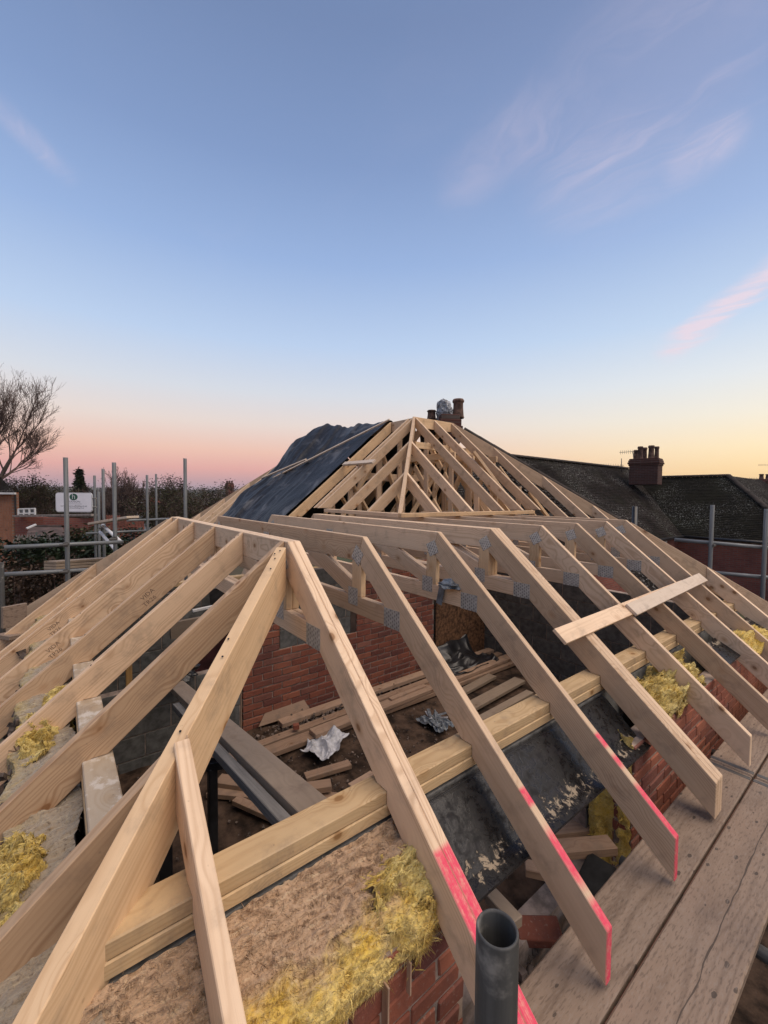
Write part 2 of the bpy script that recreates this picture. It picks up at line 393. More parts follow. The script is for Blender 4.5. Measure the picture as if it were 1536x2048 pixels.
def nailplate():
    mt, q, b = new_mat('nail_plate', .42, .55)
    tco = q.n('ShaderNodeTexCoord'); x, y, z = q.sep(tco.outputs['Object'])
    row = q.math('FLOOR', q.math('MULTIPLY', x, 62.0))
    fx = q.math('FRACT', q.math('MULTIPLY', x, 62.0))
    fz = q.math('FRACT', q.math('ADD', q.math('MULTIPLY', z, 46.0), q.math('MULTIPLY', row, .5)))
    hole = q.math('MULTIPLY', q.math('MULTIPLY', q.math('GREATER_THAN', fx, .34), q.math('LESS_THAN', fx, .66)), q.math('MULTIPLY', q.math('GREATER_THAN', fz, .22), q.math('LESS_THAN', fz, .70)))
    nz = q.noise(tco.outputs['Object'], 30, 3, .6)
    c = q.mix(q.mr(nz, .3, .7), (.42, .425, .42, 1), (.62, .625, .61, 1))
    c = q.mix(q.math('MULTIPLY', hole, .80), c, (.035, .032, .030, 1))
    q.l(c, b.inputs['Base Color']); q.l(q.math('MULTIPLY_ADD', hole, -.5, .55), b.inputs['Metallic'])
    bump(q, b, q.math('SUBTRACT', 1.0, hole), .002, .8)
    return mt
NAILP = nailplate()

def brickmat(name, cols, rough=.85, bumpd=.003):
    mt, q, b = new_mat(name, rough, 0, .3)
    tco = q.n('ShaderNodeTexCoord'); oi = q.n('ShaderNodeObjectInfo')
    P = q.vmath('ADD', tco.outputs['Object'], q.comb(q.math('MULTIPLY', oi.outputs['Random'], 50.0), 0.0, 0.0))
    base = q.ramp(oi.outputs['Random'], [(i/(len(cols)-1), c) for i, c in enumerate(cols)])
    n1 = q.noise(P, 9, 5, .65); n2 = q.noise(P, 60, 3, .6)
    c = q.mix(q.mr(n1, .45, .75, 0, .55), base, (.10, .045, .04, 1))
    c = q.mix(q.mr(n2, .57, .72, 0, .5), c, (.33, .235, .18, 1))
    n3 = q.noise(P, 3.1, 5, .7)
    c = q.mix(q.mr(n3, .52, .72, 0, .35), c, (.062, .040, .034, 1))
    q.l(c, b.inputs['Base Color']); bump(q, b, q.math('ADD', n1, n2), bumpd, .8)
    return mt
BRICK = brickmat('red_brick', [(.205, .068, .044, 1), (.310, .112, .066, 1), (.21, .064, .042, 1), (.245, .082, .050, 1), (.135, .050, .042, 1), (.30, .125, .085, 1)])
MORTAR = plain('mortar', (.30, .235, .195, 1), .95, 0, .3, 12, .2, .003, 60)
BLOCK = plain('concrete_block', (.125, .123, .115, 1), .95, 0, .22, 14, .2, .003, 90)
DIRT = plain('site_dirt', (.060, .038, .026, 1), .95, 0, .5, 5, .2, .014, 24)
RUBBLE = plain('rubble', (.15, .115, .095, 1), .95, 0, .5, 9, .2, .01, 30)
SOIL = plain('soil', (.06, .05, .035, 1), .95, 0, .5, .12, .2)
BLACKSTEEL = plain('black_steel', (.022, .022, .024, 1), .45, .2, .3, 8)
BLACKPLASTIC = plain('black_plastic', (.014, .014, .016, 1), .33, 0, .3, 8, .5)
GREYPLASTIC = plain('grey_plastic_sheet', (.16, .18, .20, 1), .35, 0, .35, 16, .5)
WHITEPLASTIC = plain('white_plastic_bag', (.46, .46, .48, 1), .4, 0, .2, 20, .5)
WHITEPAINT = plain('white_paint', (.62, .61, .60, 1), .5, 0, .08, 5)
FELT = plain('black_felt', (.020, .019, .019, 1), .75, 0, .4, 10, .3, .003, 50)
OSB = plain('rusty_board', (.12, .060, .030, 1), .8, 0, .45, 22, .3, .002, 60)
POTCLAY = plain('chimney_pot_clay', (.115, .068, .052, 1), .85, 0, .4, 9, .3, .004, 40)
DARKBRICK = plain('sooty_brick', (.125, .055, .045, 1), .9, 0, .45, 5, .3, .004, 30)
LEAD = plain('lead_flashing', (.17, .18, .19, 1), .5, .3, .2, 6)

def tarp_mat():
    mt, q, b = new_mat('tarpaulin', .50, 0, .28)
    tco = q.n('ShaderNodeTexCoord'); P = tco.outputs['Object']
    n = q.noise(P, 2.2, 6, .65, .6); n2 = q.noise(q.vmath('MULTIPLY', P, (6.0, 1.2, 1.2)), 3.0, 5, .7)
    c = q.mix(q.mr(n2, .45, .75), (.013, .014, .018, 1), (.034, .036, .043, 1))
    c = q.mix(q.mr(n, .50, .72, 0, .6), c, (.17, .175, .19, 1))  # grey highlights painted into the sheet's colour in noise patches
    q.l(c, b.inputs['Base Color']); bump(q, b, q.math('ADD', n, q.math('MULTIPLY', n2, .6)), .03, .6)
    return mt
TARP = tarp_mat()

def lintel_mat():
    mt, q, b = new_mat('black_lintel', .3, 0, .32)
    tco = q.n('ShaderNodeTexCoord'); P = tco.outputs['Object']; x, y, z = q.sep(P)
    n = q.noise(P, 26, 6, .72, .4); n2 = q.noise(q.comb(q.math('MULTIPLY', x, 2.0), q.math('MULTIPLY', y, 9.0), z), 3.0, 4, .6)
    fold = q.mr(q.math('ABSOLUTE', q.math('SUBTRACT', y, .065)), 0.0, .085, 1.0, 0.0)
    ns = q.noise(q.comb(q.math('MULTIPLY', x, 55.0), q.math('MULTIPLY', y, 16.0), q.math('MULTIPLY', z, 16.0)), 1.0, 4, .7)
    m_ = q.mr(q.math('ADD', q.math('ADD', n, q.math('MULTIPLY', ns, .30)), q.math('MULTIPLY', fold, .20)), .86, .93)
    c = q.mix(q.math('MULTIPLY', m_, .9), (.0075, .0072, .008, 1), (.34, .27, .19, 1))
    c = q.mix(q.mr(n2, .5, .75, 0, .30), c, (.030, .026, .034, 1))
    q.l(c, b.inputs['Base Color']); q.l(q.mr(n, .4, .65, .22, .75), b.inputs['Roughness']); bump(q, b, n, .003, .6)
    return mt
LINTELB = lintel_mat()

def wool_mat(name, a, b_, c_, dusty, scale=7):
    mt, q, b = new_mat(name, .95, 0, .15)
    at_ = q.n('ShaderNodeAttribute'); at_.attribute_name = 'edge'
    tco = q.n('ShaderNodeTexCoord'); P = tco.outputs['Object']
    n = q.noise(P, scale, 6, .65, .3); n2 = q.noise(P, 70, 3, .6)
    stk = q.noise(q.vmath('MULTIPLY', P, (75.0, 16.0, 75.0)), 1.0, 4, .65, .6)
    c = q.mix(q.mr(n, .35, .68), a, b_)
    top = q.mr(q.math('ADD', at_.outputs['Fac'], q.math('MULTIPLY', q.math('SUBTRACT', n, .5), .7)), .35, .62)
    c = q.mix(top, c_, c)
    c = q.mix(q.mr(stk, .50, .72, 0, .55), c, (.20, .125, .060, 1))
    c = q.mix(q.mr(stk, .46, .30, 0, .40), c, (.66, .55, .36, 1))
    c = q.mix(q.mr(n2, .54, .78, 0, dusty), c, (.085, .055, .035, 1))
    q.l(c, b.inputs['Base Color'])
    bump(q, b, q.math('ADD', q.math('ADD', n2, n), q.math('MULTIPLY', stk, 1.5)), .008, .9)
    b.inputs['Sheen Weight'].default_value = .15
    return mt
WOOL = wool_mat('yellow_wool', (.74, .57, .20, 1), (.64, .42, .060, 1), (.46, .31, .195, 1), .45)
WOOLPALE = wool_mat('pale_wool', (.72, .58, .22, 1), (.58, .40, .085, 1), (.54, .41, .16, 1), .4)
WOOLGREY = wool_mat('mortar_dusted_wool', (.38, .31, .18, 1), (.34, .25, .10, 1), (.33, .27, .20, 1), .85, 9)

def brickwork_tex(name, c1, c2, mort, bw=.225, bh=.075):
    mt, q, b = new_mat(name, .9, 0, .3)
    tco = q.n('ShaderNodeTexCoord'); x, y, z = q.sep(tco.outputs['Object'])
    t = q.n('ShaderNodeTexBrick'); q.l(q.comb(x, z, 0.0), t.inputs['Vector'])
    t.inputs['Color1'].default_value = c1; t.inputs['Color2'].default_value = c2; t.inputs['Mortar'].default_value = mort
    t.inputs['Scale'].default_value = 1.0; t.inputs['Mortar Size'].default_value = .007; t.inputs['Brick Width'].default_value = bw; t.inputs['Row Height'].default_value = bh
    t.inputs['Bias'].default_value = -.1
    n = q.noise(tco.outputs['Object'], 1.4, 5, .6)
    c = q.mix(q.mr(n, .35, .7, 0, .45), t.outputs['Color'], (c1[0]*.45, c1[1]*.5, c1[2]*.55, 1))
    q.l(c, b.inputs['Base Color']); return mt
SOOTB = brickwork_tex('sooty_brickwork', (.085, .036, .028, 1), (.050, .024, .020, 1), (.10, .08, .07, 1))
FARBRICK = brickwork_tex('house_brickwork', (.20, .062, .045, 1), (.27, .085, .058, 1), (.17, .13, .11, 1))
ORBRICK = brickwork_tex('orange_brickwork', (.33, .135, .070, 1), (.26, .095, .055, 1), (.24, .18, .14, 1))
def tile_mat(name, a, b_, lich, amt):
    mt, q, b = new_mat(name, .95, 0, .08)
    at_ = q.n('ShaderNodeAttribute'); at_.attribute_name = 'rnd'
    tco = q.n('ShaderNodeTexCoord'); P = tco.outputs['Object']
    n = q.noise(P, .9, 5, .6); n2 = q.noise(P, 22, 3, .6)
    c = q.mix(at_.outputs['Fac'], a, b_)
    c = q.mix(q.mr(n, .45, .72, 0, .5), c, (.020, .021, .013, 1))
    lm = q.math('MULTIPLY', q.mr(n2, .56, .66), q.mr(q.noise(P, .55, 3, .5), .40, .62))
    c = q.mix(q.math('MULTIPLY', lm, amt), c, lich)
    q.l(c, b.inputs['Base Color']); return mt
TILE = tile_mat('old_clay_tile', (.009, .0072, .0065, 1), (.021, .0165, .0145, 1), (.34, .33, .31, 1), .75)
TILE_GREEN = tile_mat('mossy_tile', (.008, .0075, .006, 1), (.016, .0145, .011, 1), (.36, .37, .34, 1), .5)
TILE_RED = tile_mat('red_tile', (.13, .055, .042, 1), (.19, .085, .062, 1), (.30, .27, .24, 1), .3)
RIDGET = plain('ridge_tile', (.036, .027, .022, 1), .85, 0, .4, 3, .3, .006, 20)

# ================================================================== THE PLACE
GZ = -3.62          # garden level round the bungalow
TP = .835           # tangent of the roof pitch
TH = math.atan(TP)
L = 2.72            # length of the flat top
UH, VH = Vector((0, 1, 0)), Vector((1, 0, 0))

# ---- ground: one sheet out to the horizon, with low far hills
def build_ground():
    V = []; F = []
    rs = [0, 6, 12, 20, 30, 45, 70, 110, 170, 260, 400, 650, 1000, 1600, 2500, 4000]
    n = 72
    for r in rs:
        for k in range(n):
            a = 2*math.pi*k/n
            z = GZ + (0 if r < 30 else .8*noise.noise(Vector((r*math.cos(a)*.01, r*math.sin(a)*.01, 3))) - min(r, 400)*.012)
            V.append((r*math.cos(a), r*math.sin(a), z))
    for i in range(len(rs)-1):
        for k in range(n):
            F.append((i*n+k, i*n+(k+1) % n, (i+1)*n+(k+1) % n, (i+1)*n+k))
    mt, q, b = new_mat('grass_and_soil', .95, 0, .2)
    tco = q.n('ShaderNodeTexCoord'); P = tco.outputs['Object']
    c = q.mix(q.mr(q.noise(P, .25, 6, .6), .4, .65), (.055, .065, .030, 1), (.085, .065, .045, 1))
    c = q.mix(q.mr(q.noise(P, 2.5, 4, .6), .4, .7, 0, .5), c, (.045, .040, .028, 1))
    q.l(c, b.inputs['Base Color'])
    tag(pydata('ground', V, F, mt, smooth=True), kind='structure')
    # hills
    V = []; F = []
    m_ = 160
    for j, (r, h) in enumerate([(700, -14), (900, -4), (1300, 6), (1700, 16), (2300, 24), (2700, -20)]):
        for k in range(m_):
            a = 2*math.pi*k/m_
            nz = noise.fractal(Vector((math.cos(a)*3.1, math.sin(a)*3.1, r*.0009)), 1, 2, 4)
            V.append((r*math.cos(a), r*math.sin(a), h + nz*(16 if 0 < j < 5 else 0)))
    for j in range(5):
        for k in range(m_): F.append((j*m_+k, j*m_+(k+1) % m_, (j+1)*m_+(k+1) % m_, (j+1)*m_+k))
    mt, q, b = new_mat('wooded_hills', .95, 0, .1)
    tco = q.n('ShaderNodeTexCoord'); P = tco.outputs['Object']
    c = q.mix(q.mr(q.noise(P, .012, 6, .65), .42, .62), (.055, .060, .040, 1), (.095, .075, .060, 1))
    q.l(c, b.inputs['Base Color'])
    tag(pydata('hills', V, F, mt, smooth=True), kind='structure')
build_ground()

def build_path():
    V = []; F = []; n = 50
    for j in range(n+1):
        for i in range(n+1):
            x = -6+11*i/n; y = -4+13*j/n
            V.append((x, y, GZ+.05+.05*noise.fractal(Vector((x*1.3, y*1.3, 5)), 1, 2, 4)))
    for j in range(n):
        for i in range(n):
            a = j*(n+1)+i; F.append((a, a+1, a+n+2, a+n+1))
    tag(pydata('path', V, F, DIRT, smooth=True), kind='structure')
build_path()
# ---- interior floor of the new rooms
def build_floor():
    V = []; F = []; nx, ny = 60, 70
    for j in range(ny+1):
        for i in range(nx+1):
            x = -3.50 + 4.2*i/nx; y = -.74 + 5.6*j/ny
            z = -2.30 + .030*noise.fractal(Vector((x*2.2, y*2.2, 0)), 1, 2, 4) + .015*noise.noise(Vector((x*9, y*9, 2)))
            V.append((x, y, z))
    for j in range(ny):
        for i in range(nx):
            a = j*(nx+1)+i; F.append((a, a+1, a+nx+2, a+nx+1))
    tag(pydata('floor', V, F, DIRT, smooth=True), kind='structure')
build_floor()

# ------------------------------------------------------------------ walls
def block_wall(name, O, h, length, z0, z1, t0, t1, label, holes=(), bw=.44, bh=.215, matb=BLOCK, front=+1, cat='wall'):
    """blocks as parts, recessed mortar core. O start on the t=0 line, h along the wall; t along Z x h."""
    O = Vector(O); h = Vector(h); Y = Vector((0, 0, 1)).cross(h)
    root = thing(name, (O.x, O.y, z0), label, cat)
    def clear(a0, a1, b0, b1): return not any(a1 > q[0]+.01 and a0 < q[1]-.01 and b1 > q[2]+.01 and b0 < q[3]-.01 for q in holes)
    rows = int(round((z1-z0)/bh)); j = .010
    def segs(b0, b1):
        cuts = sorted([(q[0], q[1]) for q in holes if b1 > q[2]+.01 and b0 < q[3]-.01]); out = []; s = 0
        for c0, c1 in cuts:
            if c0 > s: out.append((s, min(c0, length)))
            s = max(s, c1)
        if s < length: out.append((s, length))
        return out
    for r in range(rows):
        b0 = z1-(r+1)*bh; b1 = b0+bh
        for (s0, s1) in segs(b0, b1):
            prism('mortar', [(s0+.004, b0), (s1-.004, b0), (s1-.004, b1-.004), (s0+.004, b1-.004)], h, (O.x, O.y, 0), 0, t0+.006, t1-.006, MORTAR, root, bev=0)
            x = s0 - (bw*.5 if r % 2 else 0)
            while x < s1-.03:
                a0 = max(x, s0); a1 = min(x+bw, s1)
                if a1-a0 > .05:
                    Ld = round(a1-a0-j, 3)
                    prism('block', [(0, 0), (Ld, 0), (Ld, bh-j), (0, bh-j)], h, O+h*(a0+j/2)+Vector((0, 0, b0-O.z+j/2)), 0, t0, t1, matb, root, bev=.004, key='blk')
                x += bw
    return root

BR = {}
def brick_mesh(Ld, t0, t1, hh, var):
    k = (round(Ld, 3), t0, t1, hh, var)
    if k not in BR:
        rg = random.Random(var*7+int(Ld*1000))
        bm = bmesh.new(); bmesh.ops.create_cube(bm, size=1)
        for v in bm.verts:
            v.co = Vector((Ld*(v.co.x+.5), t0+(t1-t0)*(v.co.y+.5), hh*(v.co.z+.5))) + Vector((rg.uniform(-.004, .004), rg.uniform(-.003, .003), rg.uniform(-.004, .004)))
        bmesh.ops.bevel(bm, geom=list(bm.edges), offset=.005, segments=1, affect='EDGES')
        BR[k] = mesh_from(bm); BR[k].materials.append(BRICK)
    return BR[k]
def brick_wall(name, O, h, length, z0, z1, t0, t1, label, holes=(), limit=290, prefer=None, ragged=0.0, bw=.225, bh=.075):
    O = Vector(O); h = Vector(h)
    root = thing(name, (O.x, O.y, z0), label, 'wall')
    rg = random.Random(len(name)+int(length*100))
    rows = int(round((z1-z0)/bh)); items = []
    face_in = .004
    Yv = Vector((0, 0, 1)).cross(h)
    def segs(b0, b1):
        cuts = sorted([(q[0], q[1]) for q in holes if b1 > q[2]+.01 and b0 < q[3]-.01]); out = []; s = 0
        for c0, c1 in cuts:
            if c0 > s: out.append((s, min(c0, length)))
            s = max(s, c1)
        if s < length: out.append((s, length))
        return out
    for r in range(rows):
        b0 = z1-(r+1)*bh
        for (s0, s1) in segs(b0, b0+bh):
            if s1-s0 < .06: continue
            ss0, ss1 = s0, s1
            if r == 0 and ragged:
                ss0 += 0
            prism('mortar', [(ss0+.006, b0), (ss1-.006, b0), (ss1-.006, b0+bh-.003), (ss0+.006, b0+bh-.003)], h, (O.x, O.y, 0), 0, t0+face_in+.003, t1-face_in-.003, MORTAR, root, bev=0)
            x = s0 - (bw*.5 if r % 2 else 0)
            while x < s1-.02:
                a0 = max(x, s0); a1 = min(x+bw, s1)
                if a1-a0 > .045: items.append((a0, a1, b0, r))
                x += bw
    if prefer: items.sort(key=prefer)
    rest = items[limit:]
    for (a0, a1, b0, r) in items[:limit]:
        if r < 2 and ragged and rg.random() < ragged: continue
        Ld = a1-a0-.010
        me = brick_mesh(round(Ld, 3), t0, t1, bh-.010, rg.randrange(3))
        p = O+h*(a0+.005); p.z = b0+.005
        mw = Matrix(((h.x, Yv.x, 0, p.x+Yv.x*rg.uniform(-.002, .002)), (h.y, Yv.y, 0, p.y+Yv.y*rg.uniform(-.002, .002)), (0, 0, 1, p.z), (0, 0, 0, 1)))
        link('brick', me, mw, BRICK, root)
    if rest:
        V = []; F = []
        for (a0, a1, b0, r) in rest:
            n = len(V); q0 = O+h*(a0+.005); q1 = O+h*(a1-.005)
            for zz in (b0+.005, b0+bh-.005):
                for pp in (q0, q1):
                    for tt in (t0, t1): w = pp+Yv*tt; V.append((w.x, w.y, zz))
            F += [(n, n+1, n+3, n+2), (n+4, n+6, n+7, n+5), (n, n+2, n+6, n+4), (n+1, n+5, n+7, n+3), (n, n+4, n+5, n+1), (n+2, n+3, n+7, n+6)]
        tag(pydata('brick_rest', V, F, BRICK, root), kind='stuff')
    return root

# right wall: block inner leaf under the plate, cavity, brick outer leaf; window opening spanned by a black lintel
OP0, OP1 = .16, 1.50           # opening along Y
block_wall('block_inner_leaf', (.765, -.80, 0), UH, 5.5, GZ+.02, -.935, -.05, .05, 'grey concrete block inner leaf under the treated plate on the right side', holes=[(OP0+.80, OP1+.80, -2.02, -.90)])
brick_wall('brick_outer_leaf', (1.06, -1.10, 0), UH, 6.1, -2.665, -1.090, 0.0, .1025, 'red brick outer leaf beneath the rafter tails beside the scaffold boards',
           holes=[(OP0+1.10, OP1+1.10, -2.05, -1.0)], prefer=lambda it: abs(it[0]-1.9)-.9*it[2])
brick_wall('brick_front_leaf', (1.06, -1.10, 0), Vector((-1, 0, 0)), 4.9, -2.0, -1.075, -.1025, 0.0, 'red brick outer leaf of the hip end wall below the jack rafters', limit=60, prefer=lambda it: -it[2]+.2*abs(it[0]-1.5))
block_wall('block_front_leaf', (.70, -.80, 0), Vector((-1, 0, 0)), 4.2, -2.45, -.935, -.05, .05, 'grey concrete block inner leaf under the hip end plate')
# interior wall parallel to the ridge
IX = -2.40
pa = onX(485, 1400, IX).y; pb = onX(868, 1280, IX).y
hb0 = onX(560, 1250, IX).y-.0; hb1 = onX(713, 1270, IX).y
brick_wall('interior_brick_wall', (IX, pa, 0), UH, pb-pa, -2.32, -.67, 0.0, .1025, 'old red brick wall inside the building with dirt at its foot', limit=296,
           holes=[(hb0-pa, hb1-pa, -1.50, -.60)], ragged=.25, prefer=lambda it: -it[2]*.2+it[0]*.3)
block_wall('block_infill', (IX-.02, hb0+.004, 0), UH, hb1-hb0-.075, -1.50, -.64, 0.0, .10, 'grey block infill in the opening of the old brick wall')
tag(beam('timber_post', (IX-.045, hb1-.036, -1.50), (IX-.045, hb1-.036, -.66), .06, .09, plain('rotten_wood', (.07, .045, .035, 1), .9)), 'dark rotten timber post beside the grey block infill', 'post')
block_wall('low_block_wall', (IX-.01, -.735, 0), UH, pa+.735-.012, -2.32, -1.565, 0.0, .10, 'low grey block wall left of the old brick wall')
tag(beam('edge_board', (IX-.03, pa-.005, -2.30), (IX-.03, pa-.005, -.70), .02, .012, OLDWOOD, bev=.001), 'thin timber strip down the left edge of the old brick wall', 'strip')
block_wall('end_block_wall', (.70, 4.62, 0), Vector((-1, 0, 0)), 4.2, -2.45, -.935, -.05, .05, 'dark grey block wall at the far end of the new rooms')
block_wall('left_block_wall', (-3.49, -.85, 0), UH, 5.5, -2.45, -.935, -.05, .05, 'grey block wall on the far left side of the new rooms')
tag(beam('rusty_board', (IX+.02, pb+.01, -1.45), (IX+.02, pb+1.15, -1.45), .02, 1.7, OSB), 'rusty brown board standing right of the old brick wall', 'board')

# ------------------------------------------------------------------ wall plates
def plate(name, A, B, w, d, mat, label):
    o = beam(name, A, B, w, d, mat, bev=.004); return tag(o, label, 'wall plate')
PZ = -.820
plate('wall_plate', (.765, -.86, PZ-.0235), (.765, 4.8, PZ-.0235), .104, .047, TREATED, 'upper treated wall plate running under the right hand rafters')
plate('wall_plate', (.768, -.90, PZ-.0705), (.768, 4.8, PZ-.0705), .104, .045, TREATED, 'lower treated wall plate bedded on the right hand block wall')
plate('wall_plate', (.700, -.797, PZ-.0235), (-3.50, -.797, PZ-.0235), .104, .047, PLATE_MORTAR, 'mortar splashed wall plate under the hip end jack rafters')
plate('wall_plate', (.700, -.800, PZ-.0705), (-3.50, -.800, PZ-.0705), .104, .045, TREATED, 'lower wall plate bedded under the mortar splashed hip end plate')
plate('wall_plate', (-3.486, -.74, PZ-.0235), (-3.486, 4.7, PZ-.0235), .104, .047, TREATED, 'wall plate under the left hand truss tails')

# ------------------------------------------------------------------ trusses
PD = .184   # plumb depth of rafters
TAIL = 1.385
US = [0, .460, 1.065, 1.613, 2.278, 2.860, 3.448, 3.900]
def under(v): return -TP*v - PD
bm_in = (-PZ-PD)/TP      # where the underside meets the plate top
RAF = [(0, 0), (TAIL, -TP*TAIL), (TAIL, under(TAIL)), (.818, under(.818)), (.818, PZ+.001), (bm_in, PZ+.001), (-.046, -.146)]
RAFL = [(-L-a, z) for a, z in RAF][::-1]
FLAT = [(0-.0006, 0), (-L+.0006, 0), (-L+.046, -.146), (-.046, -.146)]
TZ0, TZ1 = -.352, -.456
tie_x = lambda z: (-z-PD)/TP
TIE = [(tie_x(TZ0)-.001, TZ0), (tie_x(TZ1)-.001, TZ1), (-L-tie_x(TZ1)+.001, TZ1), (-L-tie_x(TZ0)+.001, TZ0)]
POST = [(-.105, TZ0+.001), (-.012, TZ0+.001), (-.012, -.147), (-.105, -.147)]
POSTL = [(-L-a, z) for a, z in POST]
dA, dB = (-.108, TZ0+.001), (-.80, -.147)
DIAG = [(-.108, -.351), (-.108, -.262), (-.42, -.147), (-.72, -.147), (-.16, -.351)]
DIAGL = [(-L-a, z) for a, z in DIAG]
MIDP = [(-L/2-.045, TZ0+.001), (-L/2+.045, TZ0+.001), (-L/2+.045, -.147), (-L/2-.045, -.147)]
def nplate(root, u, cx, cz, w, h, rot=0, mat=None):
    c, s = math.cos(rot), math.sin(rot)
    poly = [(-w/2, -h/2), (w/2, -h/2), (w/2, h/2), (-w/2, h/2)]
    prism('nail_plate', poly, VH, (cx, u, cz), 0, -.0014, 0.0, NAILP, root, bev=0, key='np') if not rot else \
        link('nail_plate', nplate_mesh(w, h), Matrix.Translation((cx, u, cz)) @ Matrix.Rotation(-rot, 4, 'Y'), NAILP, root)
def nplate_mesh(w, h):
    k = ('npm', w, h)
    if k not in CACHE:
        bm = bmesh.new(); bmesh.ops.create_cube(bm, size=1)
        for v in bm.verts: v.co = Vector((w*v.co.x, .0014*(v.co.y-.5), h*v.co.z))
        CACHE[k] = mesh_from(bm); CACHE[k].materials.append(NAILP)
    return CACHE[k]
PLY = .036
def truss(i, plies, label, rmat=PINE, name='roof_truss', group='flat-topped trusses of the lower roof'):
    u = US[i]; root = thing(name, (0, u, PZ), label, 'roof truss', group)
    rg = random.Random(i*5)
    for p in range(plies):
        t0, t1 = p*PLY+.0004, (p+1)*PLY-.0004
        O = (0, u, 0)
        prism('rafter', RAF, VH, O, -TH, t0, t1, rmat, root, key='raf%d' % p)
        prism('rafter', RAFL, VH, O, TH, t0, t1, PINE, root, key='rafl%d' % p)
        prism('top_chord', FLAT, VH, O, 0, t0, t1, PINE, root, key='flat%d' % p)
        prism('tie', TIE, VH, O, 0, t0, t1, PINE, root, key='tie%d' % p)
        prism('post', POST, VH, O, math.pi/2, t0, t1, PINE_HIP, root, key='post%d' % p)
        prism('post', POSTL, VH, O, math.pi/2, t0, t1, PINE, root, key='postl%d' % p)
        prism('post', MIDP, VH, O, math.pi/2, t0, t1, PINE, root, key='postm%d' % p)
        prism('diagonal', DIAG, VH, O, -.34, t0, t1, PINE, root, key='diag%d' % p)
        prism('diagonal', DIAGL, VH, O, .34, t0, t1, PINE, root, key='diagl%d' % p)
    for sgn in (0, 1):
        mx = (lambda v: v) if not sgn else (lambda v: -L-v)
        nplate(root, u, mx(.273), -.408, .128, .100)
        nplate(root, u, mx(-.092), -.357, .096, .102)
        nplate(root, u, mx(-.048), -.112, .088, .088, (.95+rg.uniform(-.1, .1)) if i in (1,) else (.42+rg.uniform(-.15, .15)))
    nplate(root, u, -L/2-.03, -.10, .11, .05)
    nplate(root, u, -L/2, -.37, .085, .07)
    return root
truss(0, 2, 'double-ply girder truss carrying the near hip, its tail pink behind the scaffold tube', P1, 'girder_truss')
truss(1, 1, 'single truss next beyond the near girder, tail end sprayed solid pink', P2)
truss(2, 1, 'single truss with a grey bag on its tie and patchy pink tail', P3)
truss(3, 3, 'triple-ply truss with thick unpainted tail under the end of the loose board', PINE, 'girder_truss')
truss(4, 1, 'first single truss beyond the triple-ply truss')
truss(5, 1, 'second single truss beyond the triple-ply truss')
truss(6, 1, 'third single truss beyond the triple-ply truss')
truss(7, 1, 'last flat-topped truss at the far hip, beside the far hip rafter')

# ------------------------------------------------------------------ hip end: jack rafters, hips
def jack_poly(a0, a1=TAIL, pd=PD, seat=True):
    p = [(a0, -TP*a0), (a1, -TP*a1), (a1, under(a1))]
    if seat and a0 < bm_in: p += [(.818, under(.818)), (.818, PZ+.001), (bm_in, PZ+.001)]
    p += [(a0, under(a0))]
    return p
JW = .045
def jack(v, a0, label, mat=PINE2, hdir=Vector((0, -1, 0)), org=None, name='jack_rafter', group='jack rafters of the near hip end', tail=TAIL):
    O = org or (v, -.001, 0)
    o = prism(name, jack_poly(a0, tail), hdir, O, -TH, -JW/2, JW/2, mat)
    return tag(o, label, 'rafter', group)
FR = Vector((0, -1, 0))
J = {}
J['a'] = jack(-.055, .0, 'jack rafter touching the top of the near hip rafter at the girder corner')
J['b'] = jack(-.655, .0, 'second jack rafter from the near hip, stamped near its lower end')
J['c'] = jack(-1.240, .0, 'third jack rafter from the near hip, fixed to mid girder')
J['d'] = jack(-1.835, .0, 'fourth jack rafter from the near hip, fixed to the girder')
J['e'] = jack(-2.430, .0, 'fifth jack rafter from the near hip, close to the far end of girder')
J['f'] = jack(-2.665, .0, 'sixth jack rafter at the far end of the girder, close beside the fifth')
J['g'] = jack(.578, .603, 'short jack rafter butting the left face of the near hip rafter')
J['h'] = jack(-3.300, .60, 'outermost short jack rafter butting the far left hip rafter')
tag(prism('jack_rafter', jack_poly(.606), VH, (0, -.625, 0), -TH, -JW/2, JW/2, PINE), 'short jack rafter butting the right face of the near hip rafter', 'rafter', 'jack rafters of the near hip end')
tag(prism('jack_rafter', jack_poly(.60), Vector((-1, 0, 0)), (-L, -.565, 0), -TH, -JW/2, JW/2, PINE), 'jack rafter on the left slope beside the far left hip', 'rafter', 'jack rafters of the near hip end')
def hip(A, hd, run, label, mat=PINE_HIP, w=.05, pd=.235, drop=.006, a0=0.0, tailpd=None, cat='rafter', name='hip_rafter', tp=None):
    hd = Vector(hd).normalized(); t = (tp or TP)/math.sqrt(2)
    poly = [(a0, -t*a0-drop), (run, -t*run-drop), (run, -t*run-drop-pd), (a0, -t*a0-drop-pd)]
    return tag(prism(name, poly, hd, A, -math.atan(t), -w/2, w/2, mat), label, cat)
R2 = math.sqrt(2)
HIPO = hip((-.014, -.014, 0), (1, -1.035, 0), TAIL*R2+.04, 'near hip rafter coming straight toward the viewer, warm orange right face', a0=.03)
hip((-L, 0, 0), (-1, -1, 0), TAIL*R2, 'hip rafter at the far left corner of the lower roof', PINE, a0=.03)
hip((0, US[7]+.04, 0), (1, 1, 0), TAIL*R2, 'hip rafter at the far right corner of the lower roof', PINE, a0=.03)
for k, (yy, lab) in enumerate(((4.50, 'first jack rafter butting the far right hip rafter'), (5.02, 'second jack rafter butting the far right hip rafter'))):
    a0 = yy-US[7]-.04+.02
    tag(prism('jack_rafter', jack_poly(a0), VH, (0, yy, 0), -TH, -JW/2, JW/2, PINE), lab, 'rafter', 'jack rafters at the far right hip')

